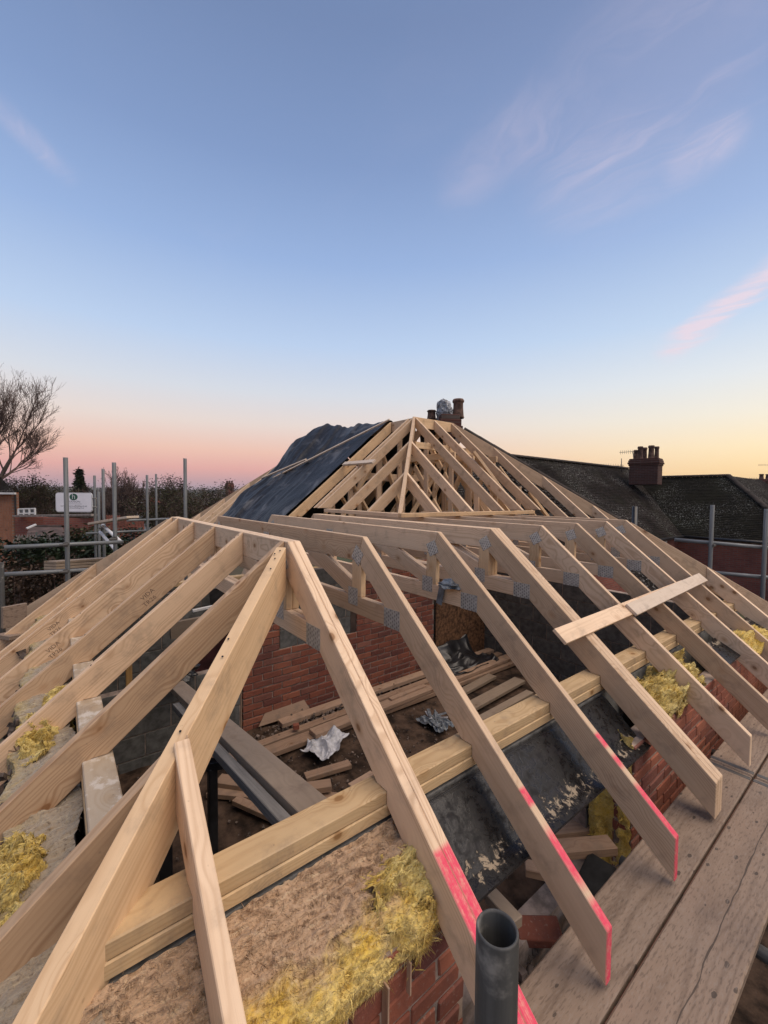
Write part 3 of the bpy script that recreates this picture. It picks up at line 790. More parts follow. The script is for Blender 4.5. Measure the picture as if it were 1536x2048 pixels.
# grade stamps on the jack rafters (ink on the timber, part of it)
INK = plain('stamp_ink', (.19, .12, .075, 1), .8, 0, .2)
def stamp(parent, txt, lx, lz, ly, size, flip=1, name='grade_stamp', mat=INK, ang=0):
    cu = bpy.data.curves.new('t', 'FONT'); cu.body = txt; cu.size = size; cu.align_x = 'CENTER'; cu.align_y = 'CENTER'; cu.resolution_u = 2
    tmp = bpy.data.objects.new('t', cu); me = bpy.data.meshes.new_from_object(tmp); bpy.data.objects.remove(tmp); bpy.data.curves.remove(cu)
    pm = WM[parent.name]
    loc = Matrix.Translation((lx, ly, lz)) @ Matrix.Rotation(ang, 4, 'Y') @ Matrix(((flip, 0, 0, 0), (0, 0, 1, 0), (0, 1, 0, 0), (0, 0, 0, 1)))
    return link(name, me, pm @ loc, mat, parent)
for k, lx, txt, sz in (('b', 1.42, 'VIDA', .05), ('b', 1.42, 'TR26', .05), ('c', .62, 'VIDA', .042), ('c', .62, 'TR26', .042), ('d', 1.28, 'TR26', .04), ('d', 1.28, 'VIDA', .04), ('e', 1.28, 'TR26', .04), ('e', 1.28, 'VIDA', .04)):
    up_ = (txt == 'VIDA')
    zz = -.058 if up_ else -.102
    # viewed from +X: local X runs down the slope toward the left, so letters run up-slope the other way
    stamp(J[k], txt, lx + (0 if up_ else .02), zz, JW/2+.0006, sz, flip=-1)
# corner joint nails
def nailheads(parent, pts):
    for (x, y, z) in pts:
        bm = bmesh.new(); bmesh.ops.create_cone(bm, cap_ends=True, segments=8, radius1=.0042, radius2=.0035, depth=.002)
        me = mesh_from(bm); link('nail', me, WM[parent.name] @ Matrix.Translation((x, y, z)), BLACKSTEEL, parent)

nailheads(HIPO, [(.075, .008, .002), (.10, -.010, .002), (.135, .004, .002), (.21, .010, .002), (.62, -.008, .002), (.70, .006, .002), (.98, .0, .002)])
for kk in 'bcde': nailheads(J[kk], [(.03, .006, .002), (.055, -.008, .002), (1.02, .004, .002)])
# ------------------------------------------------------------------ upper roof (main house)
CU, CV, CZ = 2.0, -1.50, .05         # corner of the loose plates lying on the flat tops: Y, X, Z
SP = .60; NAP = 1.80
AY, AX, AZ = CU+NAP, CV-NAP, CZ+TP*NAP    # apex
tag(beam('loose_plate', (CV+.02, CU, .0245), (CV-1.55, CU, .0265), .09, .045, PINE), 'loose timber lying across the flat tops under the left upper rafters', 'timber')
tag(beam('loose_plate', (CV+.03, CU-.04, .0245+.002), (CV+.09, CU+2.35, .026), .09, .045, PINE_HIP), 'loose timber lying across the flat tops under the right upper rafters', 'timber')
UD = .175
UG = 'rafters of the upper roof'
def slope_rafter(O, hd, run, label, mat=PINE, w=.04, pd=UD, drop=0.0, bot=0.0, name='common_rafter'):
    """O: top point; falls along hd by run."""
    poly = [(0, -drop), (run, -TP*run-drop), (run, -TP*run-drop-min(pd, 9)), (0, -drop-pd)]
    if bot is not None:
        fl = O[2]-bot   # level cut at the foot: keep above z = bot
        rl = (fl-pd)/TP
        poly = [(0, 0), (fl/TP, -fl), (rl, -fl), (0, -pd)]
    return tag(prism(name, poly, hd, O, -TH, -w/2, w/2, mat), label, 'rafter', UG)
hipw = .022
# near upper hip (toward the viewer)
tag(prism('hip_rafter', [(0, 0), (NAP*R2, -TP*NAP), (NAP*R2-.09, -TP*NAP), (0, -.20)], Vector((1, -1, 0)), (AX, AY, AZ), -math.atan(TP/R2), -.022, .022, PINE), 'upper hip rafter seen end-on between the small jack rafters', 'rafter', UG)
# right slope jacks and commons
names_r = ['shortest right jack of the upper hip, blue marks on its edge', 'middle right jack of the upper hip']
for k in (1, 2):
    s = SP*k; O = (CV-s+.02, CU+s, CZ+TP*s-.017)
    slope_rafter(O, VH, 0, names_r[k-1], PINE, bot=CZ)
lab_r = ['right hand rafter falling from the upper apex', 'right hand rafter falling from the middle of the upper ridge', 'right hand rafter falling from the far end of the upper ridge',
         'long right rafter beyond the end of the loose plate', 'further long right rafter butting the far upper hip', 'last right rafter butting the far upper hip']
RY = [AY+.03, AY+.47, AY+.90]
RIDGE_END = AY+.92
for k, yy in enumerate(RY): slope_rafter((AX+.02, yy, AZ-.017), VH, 0, lab_r[k], PINE, bot=CZ if k < 1 else CZ)
HB = .62
for k, yy in enumerate((RIDGE_END+.52, RIDGE_END+1.12, RIDGE_END+1.72)):
    s = yy-RIDGE_END
    slope_rafter((AX+s, yy, AZ-TP*s), VH, 0, lab_r[3+k], PINE, bot=-.10 - .16*k)
tag(prism('hip_rafter', [(0, 0), (2.1*R2, -TP*2.1), (2.1*R2, -TP*2.1-.22), (0, -.22)], Vector((1, 1, 0)), (AX, RIDGE_END, AZ), -math.atan(TP/R2), -.022, .022, PINE), 'far upper hip rafter falling to the right in front of the dark roof', 'rafter', UG)
# front slope
lab_f = ['shortest left jack of the upper hip', 'middle left jack of the upper hip, bright nail plate at its top', 'left rafter falling from the upper apex', 'left rafter at the edge of the tarpaulin']
for k in (1, 2):
    s = SP*k; slope_rafter((CV-s, CU+s-.02, CZ+TP*s-.017), FR, 0, lab_f[k-1], PINE, bot=CZ)
slope_rafter((AX, AY-.02, AZ-.017), FR, 0, lab_f[2], PINE, bot=CZ)
slope_rafter((AX-.12, AY-.02, AZ-.017), FR, 0, 'second left rafter falling beside the upper apex', PINE, bot=CZ)
slope_rafter((AX-.60, AY-.02, AZ-.017), FR, 0, lab_f[3], PINE_HIP, bot=-.10, pd=.19)
LEFT_END = -6.15
k = 0; x = AX-1.2
while x > LEFT_END+.1:
    slope_rafter((x, AY-.02, AZ-.017), FR, 0, ['first', 'second', 'third', 'fourth', 'fifth'][k]+' front rafter under the tarpaulin from the right', PINE, bot=-1.2); x -= .6; k += 1
for k in range(5):
    s = .42*(k+1); lab = ['first', 'second', 'third', 'fourth', 'fifth'][k]
    slope_rafter((LEFT_END-s, AY-s, AZ-TP*s), FR, 0, lab+' bare jack rafter left of the tarpaulin, counted from the ridge', PINE, bot=-1.2)
tag(prism('hip_rafter', [(0, 0), (3.2*R2, -TP*3.2), (3.2*R2, -TP*3.2-.22), (0, -.22)], Vector((-1, -1, 0)), (LEFT_END, AY, AZ), -math.atan(TP/R2), -.022, .022, PINE), 'left upper hip rafter against the pink sky', 'rafter', UG)
# ridge boards
tag(beam('ridge_board', (AX, AY-.02, AZ-.088), (AX, RIDGE_END+.02, AZ-.088), .03, .17, PINE_HIP), 'short ridge board between the upper apex and the chimney', 'ridge board')
tag(beam('ridge_board', (AX-.03, AY+.02, AZ-.10), (LEFT_END, AY+.02, AZ-.10), .03, .17, PINE), 'long ridge board running left under the tarpaulin', 'ridge board')
# trusses of the main house seen between the upper rafters
def web_frame(y, label, x0=CV-.1, x1=AX-1.7):
    root = thing('house_truss', (AX, y, -.35), label, 'roof truss', 'trusses of the main house behind the upper hip')
    zt = lambda x: AZ-.22-TP*abs(x-AX)
    tb = -.33
    beam('tie', (CV+.35, y, tb), (AX-2.2, y, tb), .036, .10, PINE, root, up=(0, 0, 1))
    for xx in (AX+1.15, AX+.62, AX+.05, AX-.55):
        beam('post', (xx, y, tb+.05), (xx, y, zt(xx)+.03), .036, .085, PINE, root, up=(1, 0, 0))
    for (xa, xb) in ((AX+1.6, AX+.72), (AX+1.05, AX+.12), (AX+.55, AX-.45), (AX-.1, AX+.55), (AX-.95, AX-.2)):
        za = tb+.05; zb = min(zt(xb), 1.05) if xa > xb else min(zt(xb), .95)
        beam('diagonal', (xa, y, za), (xb, y, zb), .036, .085, PINE_HIP, root, up=(0, 1, 0)) if False else beam('diagonal', (xa, y+.03, za), (xb, y+.03, zb), .036, .085, PINE_HIP, root, up=(0, 0, 1))
    beam('collar', (AX+.72, y-.02, .88), (AX-.72, y-.02, .88), .036, .10, PINE_HIP, root)
    beam('rafter', (AX-.02, y, AZ-.12), (AX-2.2, y, tb), .036, .12, PINE, root)
    return root
web_frame(AY+.25, 'nearer house truss with posts and crossed webs behind the upper hip')
web_frame(AY+.70, 'second house truss with posts behind the upper hip')
web_frame(AY+1.3, 'third house truss deepest behind the upper hip')
tag(beam('binder', (AX+.42, AY-.35, 1.02), (AX+.30, AY+1.25, 1.02), .036, .10, PINE_HIP), 'horizontal binder behind the upper jack rafters', 'timber')
tag(beam('brace', at(948, 905, 6.6), at(1038, 1026, 6.2), .04, .10, PINE_HIP, up=tuple(FW)), 'long orange diagonal brace behind the right upper rafters', 'timber')
tag(beam('brace', at(1058, 985, 7.0), at(1100, 1040, 6.8), .04, .10, PINE_HIP, up=tuple(FW)), 'lower orange diagonal brace beyond the end of the loose plate', 'timber')
# dark membrane over the back slopes, seen from below between the rafters
def membrane(V, label):
    o = pydata('roof_membrane', V, [tuple(range(len(V)))], FELT); so = o.modifiers.new('t', 'SOLIDIFY'); so.thickness = .004; tag(o, label, 'membrane')
membrane([(AX-.10, AY+.10, AZ-.06), (LEFT_END, AY+.10, AZ-.06), (LEFT_END, AY+3.3, AZ-TP*3.2), (AX-3.0, AY+3.3, AZ-TP*3.2)], 'dark membrane on the back slope behind the tarpaulin')
membrane([(AX-.06, AY+.16, AZ-.10), (AX-.06, RIDGE_END, AZ-.10), (AX-3.0, RIDGE_END+3.0, AZ-.10-TP*2.94), (AX-3.0, AY+3.35, AZ-.10-TP*2.94)], 'dark membrane on the slope behind the short ridge')
membrane([(LEFT_END-.02, AY+.10, AZ-.10), (LEFT_END-3.1, AY-2.9, AZ-.12-TP*3.1), (LEFT_END-3.1, AY+3.4, AZ-.12-TP*3.1), (LEFT_END-.01, AY+3.32, AZ-TP*3.2)], 'dark membrane on the far left hip slope')
def side_frame(x, label):
    root = thing('house_truss', (x, AY, -.35), label, 'roof truss', 'trusses under the left upper slope')
    beam('tie', (x, CU+.3, -.33), (x, AY+2.0, -.33), .036, .10, PINE, root)
    zt = lambda y: AZ-.20-TP*abs(y-AY)
    for yy in (CU+.75, CU+1.3, AY-.05, AY+.8): beam('post', (x, yy, -.28), (x, yy, zt(yy)), .036, .085, PINE, root, up=(0, 1, 0))
    for (ya, yb) in ((CU+.45, CU+1.2), (CU+1.25, CU+.75), (CU+1.9, CU+1.35), (AY+.05, AY+.8)): beam('diagonal', (x+.03, ya, -.28), (x+.03, yb, zt(yb)-.05), .036, .085, PINE_HIP, root, up=(1, 0, 0))
    beam('collar', (x-.03, CU+.9, .55), (x-.03, AY+.9, .55), .036, .10, PINE, root)
side_frame(AX-.30, 'house truss with webs behind the left rafters of the upper apex')
side_frame(AX-.85, 'house truss with webs just right of the tarpaulin edge')
# small cross pieces on the front slope
def fs_z(y): return CZ+TP*(y-CU)
def on_front(x, y, lift=0.0):
    d = Vector(FW + RT*(x-768)/FPX + UP*(1024-y)/FPX); c = Vector(CAM)
    n = Vector((0, -TP, 1)); t = (CZ+lift-TP*CU - c.dot(n))/d.dot(n); return c+d*t
a_, b_ = on_front(688, 928, .03), on_front(748, 923, .03)
tag(beam('noggin', a_, b_, .08, .035, PALEWOOD, up=(0, -TP, 1)), 'short pale board nailed across two left upper rafters', 'board')
tag(beam('noggin', onY(690, 956, 2.9)+Vector((0, 0, 0)), onY(712, 951, 2.9), .05, .03, PINE), 'small offcut between two left upper rafters', 'board')

# ------------------------------------------------------------------ tarpaulin over the front slope
def build_tarp():
    V = []; F = []; nu, nv = 70, 46
    x_r0, x_l = AX-.62, LEFT_END-.75
    for j in range(nv+1):
        t = j/nv                                  # 0 ridge .. 1 foot
        for i in range(nu+1):
            s = i/nu
            xr = x_r0
            # left edge bulges at the ridge and draws in lower down
            xl = x_l + .25*math.sin(t*3.0) + (1.15*max(0, t-.45)**1.2) + .10*noise.noise(Vector((t*5, 1, 0)))
            X = xr + (xl-xr)*s
            Y = AY+.12 - (AY+.12-1.25)*t
            z = fs_z(min(Y, AY)) - (.10*(Y-AY)/.12 if Y > AY else 0)
            hipdrop = max(0, (LEFT_END - X))
            z = min(z, AZ-.02-TP*hipdrop*.45) + .035
            fold = noise.fractal(Vector((X*2.1, Y*.75, 4.2)), 1, 2, 5)
            wx = X+.35*noise.noise(Vector((X*1.1, Y*1.3, 2))); z += .06*fold*(.25+.75*s) + .085*(1-abs(noise.noise(Vector((wx*1.7+Y*.7, Y*.35-wx*.2, 9)))))**5*(.3+s) + .055*(1-abs(noise.noise(Vector((wx*3.1+Y*1.5, Y*.6, 21)))))**6*(.3+s) + .012*noise.noise(Vector((wx*4+Y*2, Y*3.2, 3)))
            z += .10*math.exp(-((s-.62)/.22)**2-((t-.08)/.14)**2) + .20*math.exp(-((s-.84)/.15)**2-((t-.26)/.2)**2)
            z += .10*math.exp(-((s-1.0)/.12)**2-((t-.72)/.12)**2)
            V.append((X, Y, z))
    for j in range(nv):
        for i in range(nu):
            a = j*(nu+1)+i; F.append((a, a+1, a+nu+2, a+nu+1))
    o = pydata('tarpaulin', V, F, TARP, smooth=True)
    so = o.modifiers.new('t', 'SOLIDIFY'); so.thickness = .004
    sb = o.modifiers.new('s', 'SUBSURF'); sb.levels = 1; sb.render_levels = 1
    tag(o, 'dark blue-black tarpaulin sagging over the left upper slope', 'tarpaulin')
build_tarp()
def batten(p0, p1, lift, label, w=.05, d=.025):
    a, b = on_front(*p0, lift), on_front(*p1, lift)
    tag(beam('roof_batten', a, b, w, d, PALEWOOD, up=(0, -TP, 1)), label, 'batten', 'battens holding the tarpaulin')
batten((779, 839), (546, 956), .13, 'long pale batten holding down the tarpaulin')
batten((612, 919), (524, 956), .24, 'short pale batten at the left of the tarpaulin')

# ------------------------------------------------------------------ loose boards on the right hand rafters
def on_right(x, y, lift):
    d = Vector(FW + RT*(x-768)/FPX + UP*(1024-y)/FPX); c = Vector(CAM)
    n = Vector((TP, 0, 1)); t = (lift-c.dot(n))/d.dot(n); return c+d*t
nrm = Vector((TP, 0, 1)).normalized()
yA, yB = 1.36, 3.98
px_ = .690
def slopept(x, y, lift): return Vector((x, y, -TP*x)) + nrm*lift
tag(beam('loose_board', slopept(px_, yA, .0125), slopept(px_-.03, 3.55, .0125), .10, .022, PINE, up=nrm, bev=.002), 'longer loose pine board laid across the right rafters', 'board', 'boards laid across the right hand rafters')
tag(beam('loose_board', slopept(px_+.006, 2.27, .036), slopept(px_-.035, yB, .036), .095, .022, PALEWOOD, up=nrm, bev=.002), 'shorter loose board lying on top of the longer one, scribbled marks', 'board', 'boards laid across the right hand rafters')

# ------------------------------------------------------------------ insulation
def wool(name, fn, nu, nv, mat, label, fibre=900, flen=.03, disp=.03, seed=1, cat='insulation', edge=lambda s, t: s, freq=9):
    V = []; F = []; E = []
    rg = random.Random(seed)
    P = {}
    for j in range(nv+1):
        for i in range(nu+1):
            s, t = i/nu, j/nv
            p = Vector(fn(s, t)); 
            pq = Vector((p.x*freq*1.8, p.y*freq*.8, p.z*freq*1.8))
            d = noise.fractal(pq+Vector((seed, 0, 0)), .75, 2.2, 7) + .5*(1-abs(noise.noise(pq*2.3)))**5
            p = p + Vector((d*disp*.55, noise.noise(pq*1.6)*disp*.7, d*disp*.8 + .25*disp*noise.noise(pq*6)))
            V.append(p); E.append(edge(s, t))
    for j in range(nv):
        for i in range(nu):
            a = j*(nu+1)+i; F.append((a, a+1, a+nu+2, a+nu+1))
    n0 = len(V)
    for k in range(fibre):
        i = rg.randrange(nu); j = rg.randrange(nv); a = j*(nu+1)+i
        p = V[a].lerp(V[a+nu+2], rg.random()); n = (V[a+1]-V[a]).cross(V[a+nu+1]-V[a])
        if n.length < 1e-9: continue
        n.normalize()
        dr = (n*rg.uniform(.15, .8) + Vector((rg.gauss(0, .6), rg.gauss(0, .6), rg.gauss(-.1, .45)))).normalized()*flen*rg.uniform(.3, 1.2)*(.6 if rg.random() < .85 else 1.6)
        sd_ = dr.cross(Vector((rg.random(), rg.random(), rg.random()))).normalized()*rg.uniform(.0004, .0013)
        b = len(V); V += [p-sd_, p+sd_, p+dr*.6+sd_*.7+Vector((0, 0, -.004)), p+dr+Vector((0, 0, -.012))]; E += [E[a]]*4
        F += [(b, b+1, b+2), (b, b+2, b+3)]
    o = pydata(name, V, F, mat, smooth=True)
    at_ = o.data.attributes.new('edge', 'FLOAT', 'POINT'); at_.data.foreach_set('value', E)
    return tag(o, label, cat)
# big slab on top of the near right cavity: dusty top, yellow torn outer edge
def slab(s, t):
    y = -.93 + 1.06*t
    x = .822 + .235*min(s, .72)/.72
    z = -.925 - .120*min(s, .72)/.72
    if s > .72:
        q = (s-.72)/.28; x += .018*math.sin(q*2.4); z -= .095*q*(1+.22*math.sin(t*13)+.12*math.sin(t*47))
    rag = .010*math.sin(t*17)+.008*math.sin(t*41)
    return (x + rag*(s > .5), y, z)
wool('insulation_slab', slab, 110, 220, WOOL, 'yellow mineral wool slab with dusty brown top lying outside the near plate', 15000, .022, .032, 3, edge=lambda s, t: s*.92-.05+.25*max(0, t-.72)*3)
def tuft(c, r, seed):
    c = Vector(c)
    def f(s, t):
        u, w = 2*s-1, 2*t-1
        a = math.atan2(w, u); rr_ = math.hypot(u, w)/(1+.55*noise.noise(Vector((math.cos(a)*1.6, math.sin(a)*1.6, seed)))+.25*noise.noise(Vector((math.cos(a)*5, math.sin(a)*5, seed+3))))
        hgt = max(-.9, 1-rr_**2.4)
        lump = 1+.8*noise.noise(Vector((u*1.7+seed, w*1.7, 0)))
        return c + Vector((r[0]*u, r[1]*w, r[2]*(hgt*lump*1.2-.35) - .25*u*r[0]))
    return f
wool('insulation_tuft', tuft((.945, -.03, -.985), (.10, .15, .035), 5), 90, 60, WOOLPALE, 'torn pale yellow wool tuft at the end of the near slab by the lintel', 5000, .02, .05, 5, edge=lambda s, t: .7)
wool('insulation_tuft', tuft((1.055, .0, -1.085), (.03, .09, .05), 9), 60, 44, WOOL, 'yellow wool scrap drooping over the brick beside the girder tail', 2600, .03, .045, 9, edge=lambda s, t: .9)
p_ = onZ(1345, 1345, -.97); wool('insulation_tuft', tuft(p_, (.12, .24, .07), 21), 90, 60, WOOLPALE, 'large yellow wool lump beyond the first single truss past the triple one', 4500, .022, .07, 21, edge=lambda s, t: .75)
p_ = onZ(1310, 1385, -1.00); wool('insulation_tuft', tuft(p_, (.13, .20, .05), 31), 90, 60, WOOLPALE, 'torn yellow wool sheet beside the triple-ply truss tail', 4500, .022, .07, 31, edge=lambda s, t: .6)
p_ = onZ(1500, 1268, -.97); wool('insulation_tuft', tuft(p_, (.10, .30, .05), 41), 40, 30, WOOL, 'yellow wool strip between the far right rafters', 900, .04, .04, 41, edge=lambda s, t: .8)
# cavity wool seen in the window jamb
wool('cavity_wool', lambda s, t: (.825+.225*s, OP1+.005-.012*math.sin(s*9), -2.0+.95*t), 26, 60, WOOL, 'yellow cavity wool showing in the far jamb of the window opening', 1200, .018, .025, 51, edge=lambda s, t: .8)
# hip end: dusted slab and clumps
def slab2(s, t):
    x = 1.05 - 4.4*t; y = -.862 - .235*min(s, .75)/.75; z = -.935 - .055*min(s, .75)/.75
    if s > .75: z -= .12*(s-.75)/.25
    return (x, y + .02*math.sin(t*60), z)
wool('insulation_slab', slab2, 70, 460, WOOLGREY, 'mortar dusted wool slab along the hip end cavity', 16000, .016, .020, 61, edge=lambda s, t: s*.75)
for k, (px, py, lab) in enumerate(((235, 1390, 'upper yellow wool clump between the jack rafters near the mortar splashed plate'), (80, 1480, 'yellow wool clump below the second jack rafter'), (28, 1790, 'yellow wool fringe at the left edge below the first jack rafter'))):
    p_ = onZ(px, py, -.96 if k < 2 else -1.0)
    p_ = Vector((p_.x, max(min(p_.y, -.92), -1.06), -.95)); wool('insulation_tuft', tuft(p_, (.16, .07, .05), 71+k), 80, 50, WOOLPALE, lab, 4200, .02, .06, 71+k, edge=lambda s, t: .75)

# ------------------------------------------------------------------ black lintel over the window opening
def build_lintel():
    root = thing('steel_lintel', (.95, .83, -1.1), 'black bitumen coated lintel with mortar smears spanning the window opening', 'lintel')
    y0, y1 = OP0-.10, OP1+.13
    prof = [(.822, -.935), (.845, -.945), (1.030, -1.102), (1.092, -1.114), (1.092, -1.118), (1.027, -1.107), (.840, -.950), (.822, -.940)]
    V = []; F = []
    for k, y in enumerate((y0, y1)):
        for x, z in prof: V.append((x, y, z))
    n = len(prof)
    for i in range(n): F.append((i, (i+1) % n, n+(i+1) % n, n+i))
    F.append(tuple(range(n))[::-1]); F.append(tuple(range(n, 2*n)))
    # local frame: X along lintel, Y outward
    me = bpy.data.meshes.new('m')
    O = Vector((1.10, y0, -1.0)); mw = Matrix(((0, -1, 0, O.x), (1, 0, 0, O.y), (0, 0, 1, O.z), (0, 0, 0, 1)))
    inv = mw.inverted(); me.from_pydata([tuple(inv @ Vector(v)) for v in V], [], F); me.update()
    link('tray', me, mw, LINTELB, root)
    beam('flange', (1.058, y0+.01, -1.126), (1.058, y1-.01, -1.126), .062, .010, BLACKSTEEL, root)
    beam('back_web', (.832, y0, -1.00), (.832, y1, -1.00), .006, .125, BLACKSTEEL, root)
build_lintel()
# second black lintel / cavity tray further along
tag(beam('cavity_tray', (1.0, 3.0, -.99), (1.0, 4.55, -.99), .20, .02, LINTELB, up=(.55, 0, 1)), 'black mortar smeared tray beside the far right rafters', 'tray')
tag(beam('mortar_bed', (.80, -.85, -.937), (.80, 4.6, -.937), .03, .018, plain('grey_mortar', (.16, .155, .145, 1), .95, 0, .3, 20, .2, .006, 40)), 'rough grey mortar bed under the treated plates', 'mortar')
# mortar scraps and torn timber splinters below the slab
for k, (x_, y_, z_) in enumerate(((1.075, -.20, -1.20), (1.078, -.115, -1.19))):
    tag(beam('wood_splinter', (x_, y_, z_+.06), (x_+.006, y_-.006, z_-.06+.03*k), .030 if k == 0 else .018, .006, OLDWOOD), ('broad' if k == 0 else 'narrow')+' pale splinter hanging on the brick below the wool slab', 'splinter')

# timber offcuts, blocks and a brick in the opening and the cavity
SILLZ = -2.0
def offcut(p0, p1, z, w, d, label, mat=OLDWOOD, z2=None):
    a, b = onZ(*p0, z), onZ(*p1, z if z2 is None else z2)
    return tag(beam('timber_offcut', a, b, w, d, mat), label, 'offcut', 'timber offcuts lying about the site')
block_wall('opening_sill', (.75, OP0-.02, 0), UH, OP1-OP0+.04, GZ+.02, -1.90, .0, -.10, 'block sill course below the window opening', bh=.215)
offcut((1110, 1700), (1225, 1690), -1.60, .09, .045, 'upper pale offcut lying in the window opening', OLDWOOD)
offcut((1095, 1665), (1225, 1650), -1.72, .09, .045, 'lower pale offcut in the window opening', OLDWOOD)
offcut((980, 1790), (1035, 1850), -1.45, .06, .045, 'stubby pale offcut behind the scaffold tube top', GREYWOOD)
offcut((1050, 1735), (1095, 1745), -1.62, .07, .04, 'tiny offcut in the dark behind the second rafter tail', OLDWOOD)
a, b = onZ(1205, 1720, -1.60), onZ(1150, 1840, -1.70)
tag(beam('rubber_strip', a, b, .13, .015, FELT), 'black damp-proof strip hanging in the window opening', 'strip')
p_ = onZ(1030, 1870, -1.95); tag(link('loose_brick', brick_mesh(.215, -.05, .05, .065, 2), Matrix.Translation(p_) @ Matrix.Rotation(.9, 4, 'Z') @ Matrix.Rotation(.3, 4, 'X'), BRICK), 'loose dark red brick behind the scaffold tube', 'brick')

# rubble, on the outer leaf top of the hip end and behind the boards
def rubble_pile(name, c, r, n, seed, label, sz=(.02, .07), mat=RUBBLE):
    rg = random.Random(seed); V = []; F = []; c = Vector(c)
    for k in range(n):
        p = c + Vector((rg.gauss(0, r[0]*.5), rg.gauss(0, r[1]*.5), abs(rg.gauss(0, r[2]))))
        s = rg.uniform(*sz); b0 = len(V); rot = Matrix.Rotation(rg.random()*6, 3, Vector((rg.random(), rg.random(), rg.random()+.1)))
        for dx_ in (-1, 1):
            for dy_ in (-1, 1):
                for dz_ in (-1, 1):
                    V.append(p + rot @ Vector((dx_*s*rg.uniform(.4, 1), dy_*s*rg.uniform(.4, .9), dz_*s*rg.uniform(.25, .6)))*.5)
        F += [(b0, b0+1, b0+3, b0+2), (b0+4, b0+6, b0+7, b0+5), (b0, b0+4, b0+5, b0+1), (b0+2, b0+3, b0+7, b0+6), (b0, b0+2, b0+6, b0+4), (b0+1, b0+5, b0+7, b0+3)]
    return tag(pydata(name, V, F, mat), label, kind='stuff')
rubble_pile('rubble', (-.35, -1.06, -1.06), (1.6, .10, .03), 260, 3, 'rubble along the hip end wall top')
rubble_pile('rubble', (1.02, .75, -2.02), (.16, .75, .03), 160, 4, 'rubble in the window opening')
rubble_pile('floor_rubble', (-2.15, 1.7, -2.29), (.20, 1.4, .03), 500, 5, 'crumbs of brick at the foot of the old brick wall', (.012, .05))
rubble_pile('floor_rubble', (-1.0, 1.2, -2.29), (1.4, 1.4, .012), 900, 6, 'crumbs scattered over the floor', (.008, .03))

# ------------------------------------------------------------------ inside: timbers lying on the floor
FZ = -2.265
def fl(x, y, z=FZ): return onZ(x, y, z)
def floor_timber(p0, p1, z, w, d, label, mat=OLDWOOD, grp='timbers stacked on the floor'):
    return tag(beam('floor_timber', fl(*p0, z), fl(*p1, z), w, d, mat), label, 'timber', grp)
floor_timber((500, 1518), (1068, 1308), FZ+.02, .15, .05, 'front long timber of the stack on the floor')
floor_timber((505, 1497), (1060, 1285), FZ+.02, .10, .05, 'middle long timber of the stack on the floor')
floor_timber((560, 1448), (1000, 1294), FZ+.03, .12, .05, 'rear long timber of the stack on the floor')
floor_timber((625, 1468), (1050, 1302), FZ+.075, .14, .045, 'wide board lying on top of the floor stack')
floor_timber((450, 1520), (520, 1490), FZ+.02, .10, .045, 'short timber end left of the floor stack')
a, b = fl(515, 1452, FZ), fl(640, 1412, FZ)
o = prism('board_offcut', [(0, 0), (.62, 0), (.54, .20), (.16, .20)], Vector((b.x-a.x, b.y-a.y, 0)).normalized(), (a.x+.02, a.y, -2.27), 0, -.01, .008, OLDWOOD)
tag(o, 'slant-cut pale board leaning at the foot of the old brick wall', 'offcut')
o.matrix_basis = o.matrix_basis @ Matrix.Rotation(-.55, 4, 'X')
floor_timber((420, 1580), (780, 1610), FZ+.01, .14, .04, 'low wide board crossing the floor below the cut end piece', grp='boards by the right plate')
floor_timber((555, 1586), (662, 1570), FZ+.08, .10, .05, 'mitre-cut short timber lying on the low wide board', grp='boards by the right plate')
floor_timber((436, 1560), (560, 1578), FZ+.05, .12, .04, 'low board partly hidden by the black prop', grp='boards by the right plate')
floor_timber((533, 1545), (556, 1552), FZ+.03, .08, .07, 'small wooden block on the dirt beside the floor stack', grp='small blocks')
floor_timber((586, 1454), (598, 1452), FZ+.10, .05, .05, 'small reddish block standing on the floor stack', BRICK, grp='small blocks')
for k, (p0, p1, dz, w, lab) in enumerate((((610, 1555), (700, 1528), .02, .09, 'flat offcut left of the plastic strips'), ((700, 1575), (745, 1548), .02, .06, 'narrow offcut near the right plate'), ((905, 1395), (985, 1352), .02, .12, 'broad dark board right of the plastic strips'), ((930, 1420), (1040, 1360), .03, .16, 'wide dirty board in the far right of the room'), ((960, 1440), (1060, 1385), .02, .10, 'dirty joist end along the right plate'), ((470, 1600), (560, 1640), .03, .07, 'timber end under the slung timber'), ((560, 1600), (640, 1625), .02, .10, 'stained board under the mitre-cut timber'), ((780, 1400), (850, 1372), .10, .06, 'thin strip lying on the floor stack'))):
    floor_timber(p0, p1, FZ+dz, w, .04, lab, GREYWOOD if k in (2, 3, 4, 6) else OLDWOOD, grp='loose offcuts on the floor')
# timber and galvanised lintel slung from the low block wall to the right plate
A = Vector((-2.25, -.10, -1.535)); B = Vector((.70, -.155, -.99))
tag(beam('slung_timber', A+Vector((0, .03, 0)), B+Vector((0, .03, 0)), .13, .05, GREYWOOD), 'grey-brown timber spanning from the low block wall to the right plate', 'timber')
tag(beam('galvanised_lintel', A+Vector((.55, -.075, .05)), B+Vector((0, -.075, -.02)), .05, .05, LINTEL_GALV), 'galvanised steel channel lying beside the slung timber', 'steel channel')
